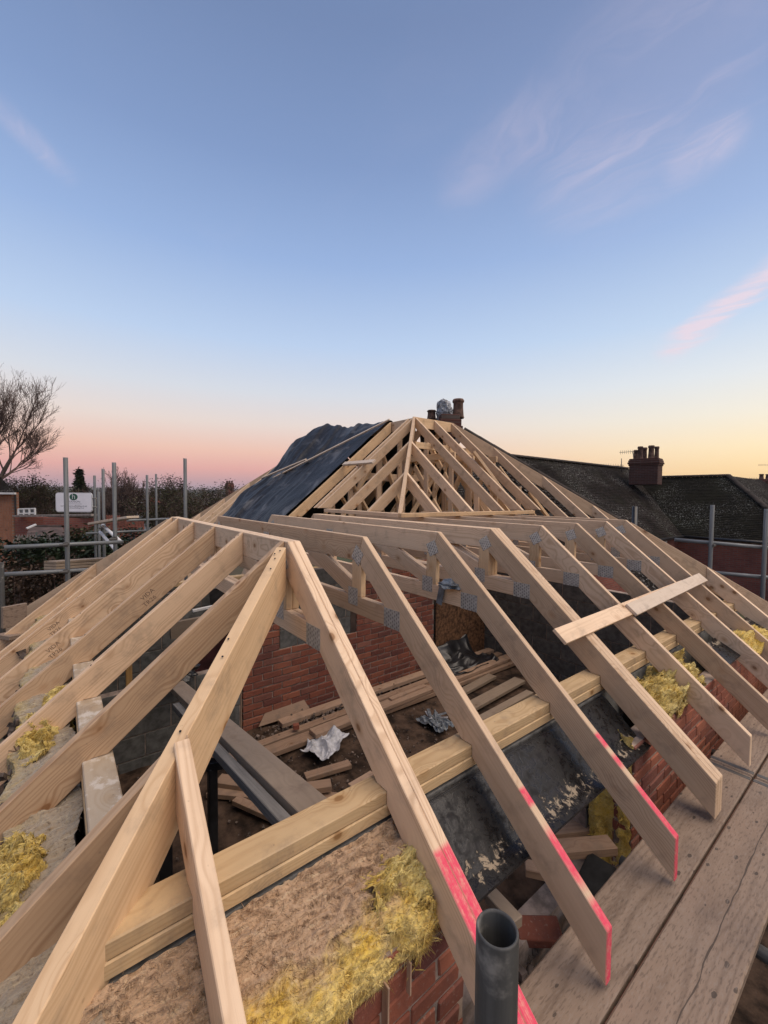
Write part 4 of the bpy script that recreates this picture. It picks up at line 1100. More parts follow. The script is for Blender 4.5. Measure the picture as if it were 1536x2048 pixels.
# black steel prop and bar by the hip
p_ = onZ(425, 1560, -1.50); q_ = onZ(405, 1760, -2.25)
root = thing('black_prop', (p_.x, p_.y, -2.3), 'black steel prop standing inside behind the near hip rafter', 'prop')
beam('shaft', (p_.x, p_.y, -2.29), (p_.x, p_.y, -1.42), .05, .05, BLACKSTEEL, root, up=(1, 0, 0)); beam('head', (p_.x-.03, p_.y-.04, -1.41), (p_.x+.03, p_.y+.06, -1.40), .06, .05, BLACKSTEEL, root)
p_ = onZ(330, 1720, -1.60); tag(beam('black_pipe', (p_.x, p_.y, -2.29), (p_.x, p_.y, -1.30), .06, .06, BLACKPLASTIC, up=(1, 0, 0)), 'black plastic pipe end standing beside the plate corner', 'pipe')
# crumpled plastic
def crumple(name, c, r, mat, label, seed, cat='bag', amp=.45, sub=4, freq=2.2, flat=False):
    bm = bmesh.new(); bmesh.ops.create_icosphere(bm, subdivisions=sub, radius=1)
    for v in bm.verts:
        n = v.co.normalized(); k = 1+amp*noise.noise(n*freq+Vector((seed, 0, 0)))+amp*.55*abs(noise.noise(n*freq*2.7+Vector((0, seed, 0))))-.12*amp*abs(noise.noise(n*freq*6))
        v.co = Vector((n.x*r[0], n.y*r[1], n.z*r[2]))*k
        if flat and v.co.z < -r[2]*.35: v.co.z = -r[2]*.35
    me = mesh_from(bm)
    return tag(link(name, me, Matrix.Translation(Vector(c)), mat), label, cat)
def sheet(name, c, size, mat, label, seed, amp=.06, cat='bag', rot=0, n=60, freq=1.9, profile=None):
    V = []; F = []; c = Vector(c)
    for j in range(n+1):
        for i in range(n+1):
            s, t = i/n-.5, j/n-.5
            w = noise.noise(Vector((s*3+seed, t*3, 1)))
            x_ = size[0]*(s+.18*noise.noise(Vector((t*2.2, seed, s*1.2)))); y_ = size[1]*(t+.18*noise.noise(Vector((s*2.2, 5, seed+t))))
            z_ = amp*(1.1*(1-abs(noise.noise(Vector((s*freq+seed, t*freq, 0)))))**3 + .45*(1-abs(noise.noise(Vector((s*freq*2.3+seed, t*freq*2.3, 4)))))**3 + .8*max(0, w))
            if profile: z_ += profile(s, t)
            V.append((x_, y_, z_+.004))
    for j in range(n):
        for i in range(n):
            a = j*(n+1)+i; F.append((a, a+1, a+n+2, a+n+1))
    me = bpy.data.meshes.new('m'); me.from_pydata(V, [], F); me.update(); me.polygons.foreach_set('use_smooth', [True]*len(me.polygons))
    o = link(name, me, Matrix.Translation(c) @ Matrix.Rotation(rot, 4, 'Z'), mat)
    so = o.modifiers.new('t', 'SOLIDIFY'); so.thickness = .002
    return tag(o, label, cat)
p_ = fl(650, 1500, -2.27)
sheet('plastic_bag', p_, (.34, .40), WHITEPLASTIC, 'crumpled whitish plastic bag lying on the dirt beside the timber stack', 11, .055, rot=.6, profile=lambda s, t: .30*max(0, .42-abs(s-.1)*1.5)*max(0, t+.25))
p_ = fl(872, 1450, -2.28)
sheet('plastic_scraps', p_, (.34, .26), GREYPLASTIC, 'heap of torn grey-blue plastic strips on the dirt floor', 17, .04, freq=3)
for k in range(6):
    rg = random.Random(k+60); q0 = p_+Vector((rg.uniform(-.16, .16), rg.uniform(-.14, .14), .045+.012*k)); an = rg.random()*3
    tag(beam('plastic_strip', q0, q0+Vector((math.cos(an)*.16, math.sin(an)*.16, rg.uniform(-.02, .03))), .035, .003, GREYPLASTIC if k % 3 else WHITEPLASTIC, bev=0),
        ['lowest', 'second', 'third', 'fourth', 'fifth', 'topmost'][k]+' torn strip on the heap of grey-blue plastic', 'plastic strip', 'torn plastic strips')
sheet('black_sheeting', (IX+.32, pb+.25, -2.25), (.55, .95), BLACKPLASTIC, 'black plastic sheeting slumped below the rusty board', 23, .08, cat='sheeting', profile=lambda s, t: .55*max(0, -s-.1)**1.5*1.6)
# grey bag caught on the tie of the third truss
p_ = onY(893, 1171, US[2]-.03); crumple('grey_bag', (p_.x, US[2]+.018, TZ0+.018), (.085, .075, .030), GREYPLASTIC, 'grey plastic bag draped over the tie of the second single truss', 5, sub=4, flat=True)
tag(beam('bag_tail', (p_.x-.05, US[2]-.012, TZ0+.02), (p_.x-.075, US[2]-.020, TZ0-.115), .05, .008, GREYPLASTIC, up=(0, 1, 0)), 'loose tail of grey plastic hanging down the tie', 'plastic strip')
# things deep in the left rooms
tag(beam('pale_trim', onX(385, 1222, -3.2), onX(470, 1203, -3.2), .04, .03, WHITEPAINT), 'pale plastic trim lying in the dark left room', 'trim')
tag(beam('dusty_board', onX(340, 1262, -3.0), onX(470, 1235, -3.0), .05, .18, GREYWOOD), 'dusty wide board standing in the dark left room', 'board')
tag(beam('orange_batten', (IX+.0, -.42, -1.56), (IX+.0, -.42, -1.25), .05, .03, wood('orange_pine', (.45, .27, .10, 1), (.33, .17, .06, 1)), up=(1, 0, 0)), 'short orange batten standing on the low block wall', 'batten')
crumple('black_bag', (IX+.03, -.02, -1.49), (.13, .16, .09), BLACKPLASTIC, 'black bin bag lying on the low block wall', 8, flat=True)
tag(beam('red_board', (-3.35, .35, -2.27), (-3.35, 1.6, -2.27+.0), .03, 1.6, plain('red_oxide_board', (.10, .03, .03, 1), .85)), 'dark red board against the left block wall', 'board')
tag(beam('black_sheet_strip', onX(420, 1200, -3.3), onX(455, 1192, -3.3), .02, .25, FELT), 'black strip hanging in the dark left room', 'strip')
# green weed in the gap behind the trusses
def weed(c, seed, label):
    rg = random.Random(seed); V = []; F = []
    for k in range(60):
        d = Vector((rg.gauss(0, 1), rg.gauss(0, 1), rg.uniform(-.1, .8))).normalized()*rg.uniform(.03, .12); sd_ = d.cross(Vector((0, 0, 1))).normalized()*.014
        b0 = len(V); c_ = Vector(c); V += [c_, c_+d*.5+sd_, c_+d, c_+d*.5-sd_]; F.append((b0, b0+1, b0+2, b0+3))
    tag(pydata('weed', V, F, plain('weed_leaf', (.06, .10, .035, 1), .7)), label, 'plant')
p_ = onX(800, 1112, IX+.02); weed((p_.x, p_.y, -.66), 3, 'small green weed growing on top of the old brick wall')

# ------------------------------------------------------------------ scaffold: right hand lift
BZ = -1.362
SG = 'scaffold boards beside the rafter tails'
def sboard(x0, x1, y0, y1, label, z=BZ, group=SG):
    o = beam('scaffold_board', ((x0+x1)/2, y0, z-.019), ((x0+x1)/2, y1, z-.019), x1-x0, .038, BOARDC if 'crack' in label else BOARDW, bev=.006)
    tag(o, label, 'scaffold board', group)
    for yy in (y0+.035, y1-.035):
        beam('end_band', ((x0+x1)/2-(x1-x0)/2+.002, yy, z-.0185), ((x0+x1)/2+(x1-x0)/2-.002, yy, z-.0185), .030, .0405, COUPLER, o, bev=.001)
    return o
sboard(1.200, 1.408, -1.6, 2.228, 'near inner scaffold board under the pink rafter tails')
sboard(1.418, 1.648, -1.6, 2.228, 'near outer scaffold board with a long crack')
sboard(1.200, 1.408, 2.242, 6.0, 'far inner scaffold board beyond the joint', BZ-.003)
sboard(1.418, 1.648, 2.242, 6.0, 'far outer scaffold board beyond the joint', BZ-.003)
for k, yy in enumerate((-.50, 1.1, 2.05, 2.45, 4.2)):
    tag(pipe('scaffold_transom', (1.06 if yy < 0 else 1.166, yy, BZ-.038-.0245), (2.0, yy, BZ-.038-.0245), TUBE_DARK), ['nearest', 'second', 'third', 'fourth', 'farthest'][k]+' transom tube under the right scaffold boards', 'scaffold tube')
tag(pipe('scaffold_standard', (1.690, -.52, GZ), (1.672, -.517, -.262), TUBE_DARK, seg=40, hollow=True), 'large open-topped scaffold tube in the foreground', 'scaffold tube')
tag(pipe('scaffold_standard', (1.735, 1.13, GZ), (1.735, 1.13, -.62), TUBE_DARK, seg=20, hollow=True), 'dark scaffold standard at the right edge beside the boards', 'scaffold tube')
tag(pipe('scaffold_ledger', (1.780, -1.6, BZ-.13), (1.780, 6.2, BZ-.13), TUBE_DARK), 'ledger tube below the outer scaffold boards', 'scaffold tube')
for k, (x0, zz) in enumerate(((1.70, -2.10), (1.98, -2.4))):
    tag(beam('ground_plank', (x0+.05, -.4, zz), (x0+.14, 1.9, zz), .14, .05, GREYWOOD), ('nearer' if not k else 'outer')+' plank lying below the scaffold at the lower right', 'plank')
tag(beam('debris_board', (1.86, .55, -1.75), (2.05, .72, -1.72), .10, .03, PALEWOOD), 'pale offcut at the lower right corner below the boards', 'offcut')

# right far end scaffold
def tube_px(name, p0, d0, p1, d1, label, mat=TUBE, **k): return tag(pipe(name, at(*p0, d0), at(*p1, d1), mat, **k), label, 'scaffold tube')
pr = at(1425, 1010, 5.4)
tag(pipe('scaffold_standard', (pr.x, pr.y, GZ), (pr.x, pr.y, pr.z), TUBE, hollow=True), 'grey scaffold standard in front of the right neighbour roof', 'scaffold tube')
pr2 = at(1533, 1018, 5.2)
tag(pipe('scaffold_standard', (pr2.x, pr2.y, GZ), (pr2.x, pr2.y, pr2.z), TUBE, hollow=True), 'grey scaffold standard cut by the right picture edge', 'scaffold tube')
dd = (pr2-pr); 
z1 = onY(1425, 1090, pr.y+.05).z; z2 = onY(1425, 1146, pr.y+.05).z
tag(pipe('guard_rail', Vector((pr.x, pr.y+.05, z1))-dd*.75+Vector((0, 0, .02)), Vector((pr2.x, pr2.y+.05, z1))+dd*.6, TUBE), 'upper guard rail tube before the right neighbour wall', 'scaffold tube')
tag(pipe('guard_rail', Vector((pr.x, pr.y+.05, z2))-dd*.25, Vector((pr2.x, pr2.y+.05, z2))+dd*.6, TUBE), 'lower guard rail tube before the right neighbour wall', 'scaffold tube')
def coupler(p, label, s=.05):
    bm = bmesh.new(); bmesh.ops.create_cube(bm, size=1)
    for v in bm.verts: v.co = Vector((v.co.x*s*1.5, v.co.y*s*1.5, v.co.z*s*1.2))
    bmesh.ops.bevel(bm, geom=list(bm.edges), offset=s*.28, segments=2, affect='EDGES')
    root = thing('tube_coupler', p, label, 'coupler', 'scaffold couplers')
    link('body', mesh_from(bm), Matrix.Translation(p), COUPLER, root)
    bm = bmesh.new(); bmesh.ops.create_cone(bm, cap_ends=True, segments=6, radius1=.013, radius2=.013, depth=.075)
    link('bolt', mesh_from(bm), Matrix.Translation(Vector(p)+Vector((.035, -.02, 0))) @ Matrix.Rotation(math.pi/2, 4, 'X'), COUPLER, root)
coupler((pr.x, pr.y+.025, z1), 'coupler on the upper right guard rail')
coupler((pr.x, pr.y+.025, z2), 'coupler on the lower right guard rail')
# soil pipe before the neighbour roof
sp0 = at(1270, 1013, 9.5)
tag(pipe('vent_pipe', (sp0.x, sp0.y, GZ), (sp0.x, sp0.y, sp0.z), BLACKPLASTIC, r=.055), 'dark vent pipe rising before the neighbour roof', 'pipe')

# ------------------------------------------------------------------ scaffold: left side
LP = [(131, 915, 4.80, 'tall scaffold standard in front of the white sign'), (228, 925, 5.40, 'tall scaffold standard right of the white sign'), (206, 938, 7.4, 'thinner scaffold standard just left of the tall one'),
      (189, 951, 8.6, 'scaffold standard carrying the white sign'), (197, 983, 7.9, 'short scaffold standard behind the sign clamps'), (294, 950, 9.0, 'left one of two thin standards before the dormer house'),
      (312, 948, 11.0, 'right one of two thin standards before the dormer house'), (370, 917, 6.2, 'tall scaffold standard before the bushy tree')]
SPOS = []
for (x, y, d, lab) in LP:
    p = at(x, y, d); SPOS.append(p)
    tag(pipe('scaffold_standard', (p.x, p.y, GZ), p, TUBE, hollow=True), lab, 'scaffold tube')
pl = at(2, 1125, 4.35); tag(pipe('scaffold_standard', (pl.x, pl.y, GZ), pl, TUBE_DARK, hollow=True), 'dark scaffold standard at the left picture edge', 'scaffold tube')
a = at(-40, 1096, 4.72)
def rail(p0, p1, label, mat=TUBE, ext=0): 
    d = (p1-p0).normalized(); tag(pipe('guard_rail', p0-d*ext, p1+d*ext, mat), label, 'scaffold tube')
S1, S2, S7 = SPOS[0], SPOS[1], SPOS[7]
off = Vector((0, 0, 0))+Vector(FW)*(-.05)
rail(at(8, 1095, 4.55), at(246, 1084, 5.35), 'upper left guard rail tube clamped to two standards')
rail(at(6, 1149, 4.55), at(215, 1138, 5.25), 'lower left guard rail tube')
coupler(at(131, 1089, 4.76), 'coupler where the upper left rail crosses the tall standard', .045)
coupler(at(131, 1143, 4.76), 'coupler where the lower left rail crosses the tall standard', .045)
coupler(at(228, 1078, 5.33), 'coupler at the right end of the upper left rail', .05)
coupler(at(205, 1056, 7.35), 'coupler on the thinner standard', .05)
rail(at(172, 1067, 8.4), at(300, 1061, 9.4), 'far rail tube behind the left standards')
rail(at(255, 1041, 8.6), at(338, 1038, 10.2), 'far upper rail tube beside the dormer house')
rail(at(205, 1050, 7.3), at(243, 1085, 5.6), 'pale diagonal brace tube between the left standards', WHITEPAINT)
rail(at(200, 1064, 7.3), at(240, 1110, 5.6), 'lower pale diagonal brace tube between the left standards', WHITEPAINT)
for k in range(4):
    tag(beam('stacked_board', at(100, 1125+5.5*k, 6.2), at(215, 1117+5.5*k, 7.2), .225, .036, GREYWOOD), ['top', 'second', 'third', 'bottom'][k]+' board of the stack on the left scaffold', 'scaffold board', 'stack of boards on the left scaffold')
tag(beam('loose_plank', at(188, 1047, 7.1), at(266, 1034, 6.6), .20, .036, PALEWOOD), 'pale loose plank sticking out from the left scaffold', 'plank')
tag(beam('toe_board', at(4, 1236, 4.1), at(52, 1226, 4.3), .035, .21, BOARDW), 'scaffold toe board at the left picture edge', 'scaffold board')
tag(beam('toe_board', at(4, 1275, 3.9), at(30, 1270, 4.0), .20, .04, BOARDW), 'scaffold board end below the toe board at the left edge', 'scaffold board')

# ------------------------------------------------------------------ sign
def build_sign():
    d = 8.35
    tl, tr, bl = at(112, 985, d), at(185, 985.5, d), at(112, 1024, d)
    ex = (tr-tl).normalized(); w = (tr-tl).length; h = (bl-tl).length; ez = Vector((0, 0, 1)); ex = Vector((ex.x, ex.y, 0)).normalized(); ey = ez.cross(ex)
    c = (tr+bl)/2
    mw = Matrix(((ex.x, ey.x, 0, c.x), (ex.y, ey.y, 0, c.y), (0, 0, 1, c.z), (0, 0, 0, 1)))
    root = thing('site_sign', c-Vector((0, 0, h/2)), 'white rounded scaffold company sign with green round logo', 'sign')
    def rr(w, h, r, t0, t1, name, mat):
        bm = bmesh.new(); pts = []
        for (cx, cz, a0) in ((w/2-r, h/2-r, 0), (-w/2+r, h/2-r, 90), (-w/2+r, -h/2+r, 180), (w/2-r, -h/2+r, 270)):
            for k in range(7): a = math.radians(a0+15*k); pts.append((cx+r*math.cos(a), cz+r*math.sin(a)))
        lo = [bm.verts.new((x, t0, z)) for x, z in pts]; hi = [bm.verts.new((x, t1, z)) for x, z in pts]
        bm.faces.new(lo); bm.faces.new(hi[::-1]); n = len(pts)
        for i in range(n): bm.faces.new((lo[i], hi[i], hi[(i+1) % n], lo[(i+1) % n]))
        bmesh.ops.recalc_face_normals(bm, faces=bm.faces)
        return link(name, mesh_from(bm), mw, mat, root)
    rr(w, h, .055, -.012, .012, 'frame', plain('sign_rim', (.55, .55, .56, 1), .5, 0, .05))
    panel = rr(w-.03, h-.03, .045, -.016, -.0125, 'panel', plain('sign_white', (.80, .78, .82, 1), .5, 0, .03))
    GREEN = plain('sign_green', (.010, .085, .050, 1), .5, 0, .05)
    bm = bmesh.new(); bmesh.ops.create_circle(bm, cap_ends=True, segments=36, radius=1)
    for v in bm.verts: v.co = Vector((.0+v.co.x*.082, -.0165, .108+v.co.y*.066))
    link('logo', mesh_from(bm), mw, GREEN, root)
    def txt(s, x, z, size, mat, sx=1.0):
        cu = bpy.data.curves.new('t', 'FONT'); cu.body = s; cu.size = size; cu.align_x = 'CENTER'; cu.align_y = 'CENTER'
        tmp = bpy.data.objects.new('t', cu); me = bpy.data.meshes.new_from_object(tmp); bpy.data.objects.remove(tmp); bpy.data.curves.remove(cu)
        loc = Matrix.Translation((x, -.0175, z)) @ Matrix(((sx, 0, 0, 0), (0, 0, -1, 0), (0, 1, 0, 0), (0, 0, 0, 1)))
        link('lettering', me, mw @ loc, mat, root)
    WH = plain('logo_white', (.66, .66, .68, 1), .5, 0, .03); BK = plain('sign_black', (.05, .05, .06, 1), .5, 0, .05)
    txt('h', .0, .112, .150, WH); txt('HUDSON', .0, .014, .050, BK, 1.25)
    txt('www.hudsonscaffolding.co.uk', 0, -.072, .042, BK, 1.05); txt('info@hudsonscaffolding.co.uk', 0, -.110, .032, BK, 1.05)
    beam('rule', Vector(mw @ Vector((-.16, -.0168, -.030))), Vector(mw @ Vector((.16, -.0168, -.030))), .001, .005, BK, root, bev=0)
    for zz in (.085, -.09):
        p = mw @ Vector((w/2-.01, .01, zz)); q = mw @ Vector((w/2+.075, .01, zz)); pipe('clamp', p, q, LINTEL_GALV, root, r=.014)
build_sign()

# ------------------------------------------------------------------ roofs, houses
def tile_field(name, O, ea, eu, poly, mat, parent, tw=.165, gauge=.10, seed=1, th=.016):
    """plain tiles as real geometry: O origin, ea along the course (unit), eu up the slope (unit); poly in (a, b) coordinates."""
    rg = random.Random(seed); V = []; F = []; R = []
    n = ea.cross(eu); n = n if n.z > 0 else -n
    amin = min(p[0] for p in poly); amax = max(p[0] for p in poly); bmin = min(p[1] for p in poly); bmax = max(p[1] for p in poly)
    def inside(a, b):
        c = False; m_ = len(poly)
        for i in range(m_):
            (x1, y1), (x2, y2) = poly[i], poly[(i+1) % m_]
            if (y1 > b) != (y2 > b) and a < (x2-x1)*(b-y1)/(y2-y1)+x1: c = not c
        return c
    rows = int((bmax-bmin)/gauge)+1
    for r in range(rows):
        b0 = bmin+r*gauge; off = (r % 2)*tw*.5
        k = int((amax-amin)/tw)+2
        for i in range(k):
            a0 = amin+(i-1)*tw+off
            if not inside(a0+tw/2, b0+gauge*.5): continue
            lift = th+rg.uniform(-.003, .006); sk = rg.uniform(-.004, .004); rv = rg.random()
            p = [(a0+.003, b0+sk, lift), (a0+tw-.003, b0+rg.uniform(-.004, .004), lift+rg.uniform(-.002, .002)), (a0+tw-.003, b0+gauge*1.25, .002), (a0+.003, b0+gauge*1.25, .002),
                 (a0+.003, b0+sk, -.002), (a0+tw-.003, b0, -.002)]
            b = len(V)
            for (x, y, z) in p: V.append(O+ea*x+eu*y+n*z)
            F += [(b, b+1, b+2, b+3), (b+4, b+5, b+1, b)]; R += [rv, rv]
    o = pydata(name, V, F, mat, parent)
    at_ = o.data.attributes.new('rnd', 'FLOAT', 'FACE'); at_.data.foreach_set('value', R)
    tag(o, kind='stuff')
    Vb = [O+ea*a+eu*b-n*.012 for a, b in poly]
    pydata('underlay', Vb, [tuple(range(len(poly)))], FELT, parent)
    return o
def ridge_tiles(parent, A, B, r=.11, mat=RIDGET, seg=.32):
    A = Vector(A); B = Vector(B); Ld = (B-A).length; n = max(1, int(Ld/seg)); d = (B-A)/n
    for k in range(n):
        ck = ('rt', round(d.length, 2), r)
        if ck not in CACHE:
            bm = bmesh.new(); ln = d.length; rows = []
            for (x, rr) in ((0.0, r*1.05), (ln*1.02, r)):
                rows.append([bm.verts.new((x, rr*math.cos(math.pi*i/6), rr*.75*math.sin(math.pi*i/6)-.02)) for i in range(7)])
            for i in range(6): bm.faces.new((rows[0][i], rows[0][i+1], rows[1][i+1], rows[1][i]))
            bm.faces.new(rows[0][::-1])
            CACHE[ck] = mesh_from(bm); CACHE[ck].materials.append(mat)
        link('ridge_tile', CACHE[ck], frame(A+d*k, A+d*(k+1)), mat, parent)
def wall_panel(name, A, B, z0, z1, mat, parent, t=.25, holes=()):
    A = Vector((A[0], A[1], 0)); B = Vector((B[0], B[1], 0)); h = (B-A).normalized(); Ld = (B-A).length
    return prism(name, [(0, z0), (Ld, z0), (Ld, z1), (0, z1)], h, (A.x, A.y, 0), 0, -t/2, t/2, mat, parent, bev=0)
def chimney_pot(parent, p, r, h, mat=POTCLAY):
    prof = [(r*1.0, 0), (r*1.08, h*.05), (r*.98, h*.12), (r*.86, h*.55), (r*.84, h*.80), (r*1.0, h*.84), (r*1.02, h*.92), (r*.88, h), (r*.70, h), (r*.68, h*.7)]
    bm = bmesh.new(); rows = []
    for (rr, z) in prof: rows.append([bm.verts.new((rr*math.cos(2*math.pi*i/16), rr*math.sin(2*math.pi*i/16), z)) for i in range(16)])
    for a, b in zip(rows, rows[1:]):
        for i in range(16): bm.faces.new((a[i], a[(i+1) % 16], b[(i+1) % 16], b[i]))
    bm.faces.new(rows[-1][::-1]); bmesh.ops.recalc_face_normals(bm, faces=bm.faces)
    return link('chimney_pot', mesh_from(bm, True), Matrix.Translation(Vector(p)), mat, parent)
def corbel_stack(parent, c, wx, wy, z0, z1, mat, rot=0):
    """brick stack with oversailing courses as one part per band"""
    R_ = Matrix.Rotation(rot, 4, 'Z'); h = z1-z0
    for (a, b, e) in ((0, .72, 0), (.72, .79, .03), (.79, .86, .065), (.86, .94, .04), (.94, 1.0, .01)):
        bm = bmesh.new(); bmesh.ops.create_cube(bm, size=1)
        for v in bm.verts: v.co = Vector((v.co.x*(wx+2*e), v.co.y*(wy+2*e), (v.co.z+.5)*h*(b-a)))
        bmesh.ops.bevel(bm, geom=list(bm.edges), offset=.012, segments=1, affect='EDGES')
        link('stack' if a == 0 else 'oversail_course', mesh_from(bm), Matrix.Translation((c[0], c[1], z0+h*a)) @ R_, mat, parent)

# --- right neighbour: L-shaped bungalow
NEZ = -1.30
NC = onZ(1365, 1072, NEZ)                      # inner corner of its eaves
NT = .86
nroot = thing('neighbour_house', (NC.x, NC.y, GZ), 'long dark tiled brick bungalow behind the roof on the right', 'house')
NW = 3.55; sl = math.hypot(1, NT)
eu_l = Vector((-1, 0, NT)).normalized(); Lr = NW*sl
# main wing: slope facing +X, eave along Y
Y0 = NC.y-11.5; O = Vector((NC.x+.0, Y0, NEZ))
LM = 11.5+NW
tile_field('roof_tiles', O, UH, eu_l, [(0, 0), (11.5, 0), (11.5+NW, Lr), (0.0, Lr)], TILE, nroot, seed=2)
rz = NEZ+NT*NW
ridge_tiles(nroot, (NC.x-NW, Y0, rz+.03), (NC.x-NW, NC.y+NW, rz+.03))
# cross wing: slope facing -Y, eave along X
CW = 2.95; eu_c = Vector((0, 1, NT)).normalized(); LX = 3.7
zc = NEZ+NT*CW; Lc = CW*sl
tile_field('roof_tiles', Vector((NC.x, NC.y, NEZ)), VH, eu_c, [(0, 0), (LX, 0), (LX-CW, Lc), (-CW, Lc)], TILE_GREEN, nroot, seed=3)
tile_field('roof_tiles', Vector((NC.x+LX, NC.y, NEZ)), UH, Vector((-1, 0, NT)).normalized(), [(0, 0), (9, 0), (9, Lc), (CW, Lc)], TILE, nroot, seed=4)
ridge_tiles(nroot, (NC.x-CW, NC.y+CW, zc+.03), (NC.x+LX-CW, NC.y+CW, zc+.03))
ridge_tiles(nroot, (NC.x+LX-CW, NC.y+CW, zc+.03), (NC.x+LX, NC.y, NEZ+.03))
# walls, gutters, fascia
wall_panel('wall', (NC.x-.32, Y0), (NC.x-.32, NC.y+.30), GZ-.3, NEZ-.05, FARBRICK, nroot)
wall_panel('wall', (NC.x-.40, NC.y+.32), (NC.x+LX-.3, NC.y+.32), GZ-.3, NEZ-.05, FARBRICK, nroot)
beam('fascia', (NC.x-.10, Y0, NEZ-.05), (NC.x-.10, NC.y+.1, NEZ-.05), .03, .13, WHITEPAINT, nroot)
beam('fascia', (NC.x-.08, NC.y+.10, NEZ-.05), (NC.x+LX-.1, NC.y+.10, NEZ-.05), .03, .13, plain('grimy_fascia', (.33, .32, .31, 1), .6, 0, .1), nroot)
pipe('gutter', (NC.x+.03, Y0, NEZ-.03), (NC.x+.03, NC.y, NEZ-.03), BLACKPLASTIC, nroot, r=.055)
pipe('gutter', (NC.x, NC.y-.03, NEZ-.03), (NC.x+LX, NC.y-.03, NEZ-.03), BLACKPLASTIC, nroot, r=.055)
wp = onX(1328, 1090, NC.x-.18)
wf = beam('window', (NC.x-.19, wp.y-1.5, NEZ-.62), (NC.x-.19, wp.y+.28, NEZ-.62), .05, .95, WHITEPAINT, nroot)
beam('pane', (NC.x-.155, wp.y-1.42, NEZ-.62), (NC.x-.155, wp.y+.19, NEZ-.62), .02, .82, plain('dark_glass', (.02, .024, .03, 1), .1, 0, .1), wf)
# its chimney with six pots
cp = at(1291, 948, (Vector((NC.x-NW+.1, NC.y-.9, 0))-Vector(CAM)).dot(Vector(FW)))
chroot = thing('chimney_stack', (cp.x, cp.y, rz-.6), 'wide brick chimney with a cluster of pots on the dark roof ridge', 'chimney')
cdep = (cp-Vector(CAM)).dot(Vector(FW)); wch = 62/FPX*cdep
ctop = at(1291, 918, cdep).z
corbel_stack(chroot, (cp.x, cp.y), wch*.80, wch*.62, rz-.9, ctop, SOOTB, math.radians(8))
for (px, py, rr) in ((1281, 893, .115), (1303, 891, .13), (1272, 900, .10), (1314, 893, .10), (1290, 895, .10)):
    pt = at(px, py, cdep+(.25 if rr < .11 else -.1)); chimney_pot(chroot, (pt.x, pt.y, ctop-.02), rr, pt.z-ctop+.02)
# aerials
ALU = galv('aerial_metal', (.12, .11, .11, 1), .5, .2, .5)
def aerial(p0, p1, depth, n, label, mast=None):
    a, b = at(*p0, depth), at(*p1, depth); root = thing('tv_aerial', a, label, 'aerial')
    pipe('boom', a, b, ALU, root, r=.012, seg=6)
    for k in range(n):
        c = a.lerp(b, (k+.5)/n); pipe('element', c-Vector((0, 0, .09)), c+Vector((0, 0, .09)), ALU, root, r=.006, seg=5)
    if mast: pipe('mast', at(*mast[0], depth), at(*mast[1], depth), ALU, root, r=.018, seg=6)
aerial((1239, 905), (1267, 903), cdep, 7, 'small aerial left of the big chimney pots', ((1266, 903), (1268, 925)))
aerial((1205, 931), (1248, 932), cdep, 9, 'long low aerial beside the big chimney', ((1243, 917), (1243, 945)))
# --- far right house chimney
fr_ = thing('far_chimney', at(1530, 990, 34), 'small distant chimney at the right picture edge', 'chimney')
c0 = at(1531, 985, 34); corbel_stack(fr_, (c0.x, c0.y), 1.5, .8, c0.z-1.5, at(1531, 958, 34).z, DARKBRICK)
for px in (1523, 1536): pt = at(px, 950, 34); chimney_pot(fr_, (pt.x, pt.y, at(1531, 958, 34).z-.02), .16, .42)
aerial((1516, 930), (1540, 930), 34, 6, 'distant aerial at the right picture edge', ((1541, 930), (1541, 965)))
aerial((1497, 957), (1515, 957), 34, 5, 'second distant aerial left of the small distant chimney', ((1515, 957), (1516, 970)))
frh = thing('far_roof_house', at(1530, 1100, 33), 'distant brown roofed house beyond the hip at the right edge', 'house')
A_ = at(1466, 972, 33); B_ = at(1640, 985, 33)
pydata('roof', [A_, B_, B_+Vector((1.5, -3.2, -3.0)), A_+Vector((2.6, -2.0, -3.0))], [(0, 1, 2, 3)], TILE_RED, frh)
pydata('wall', [A_+Vector((2.6, -1.9, -3.0)), B_+Vector((1.5, -3.1, -3.0)), B_+Vector((1.5, -3.1, -6.0)), A_+Vector((2.6, -1.9, -6.0))], [(0, 1, 2, 3)], FARBRICK, frh)

# --- the tiled half of our own house beyond the far upper hip, with hip tiles
own = thing('attached_roof', (AX, AY+5, -1.2), 'old dark tiled roof slope just beyond the new far hip rafter', 'roof')
HQ = at(1240, 1045, 8.0); hd_ = Vector((1, 1, -TP))
HO = HQ-hd_*2.1; Lh = 3.6
eu_o = Vector((-1, 0, TP)).normalized(); so_ = math.hypot(1, TP)
tile_field('roof_tiles', Vector((HO.x+Lh, HO.y-1.3, HO.z-TP*Lh)), UH, eu_o, [(1.75, 0), (1.3+Lh, 0), (1.3, Lh*so_), (0.95, Lh*so_)], TILE, own, seed=6)
ridge_tiles(own, HO+Vector((0, 0, .02)), HO+hd_*Lh+Vector((0, 0, .02)))

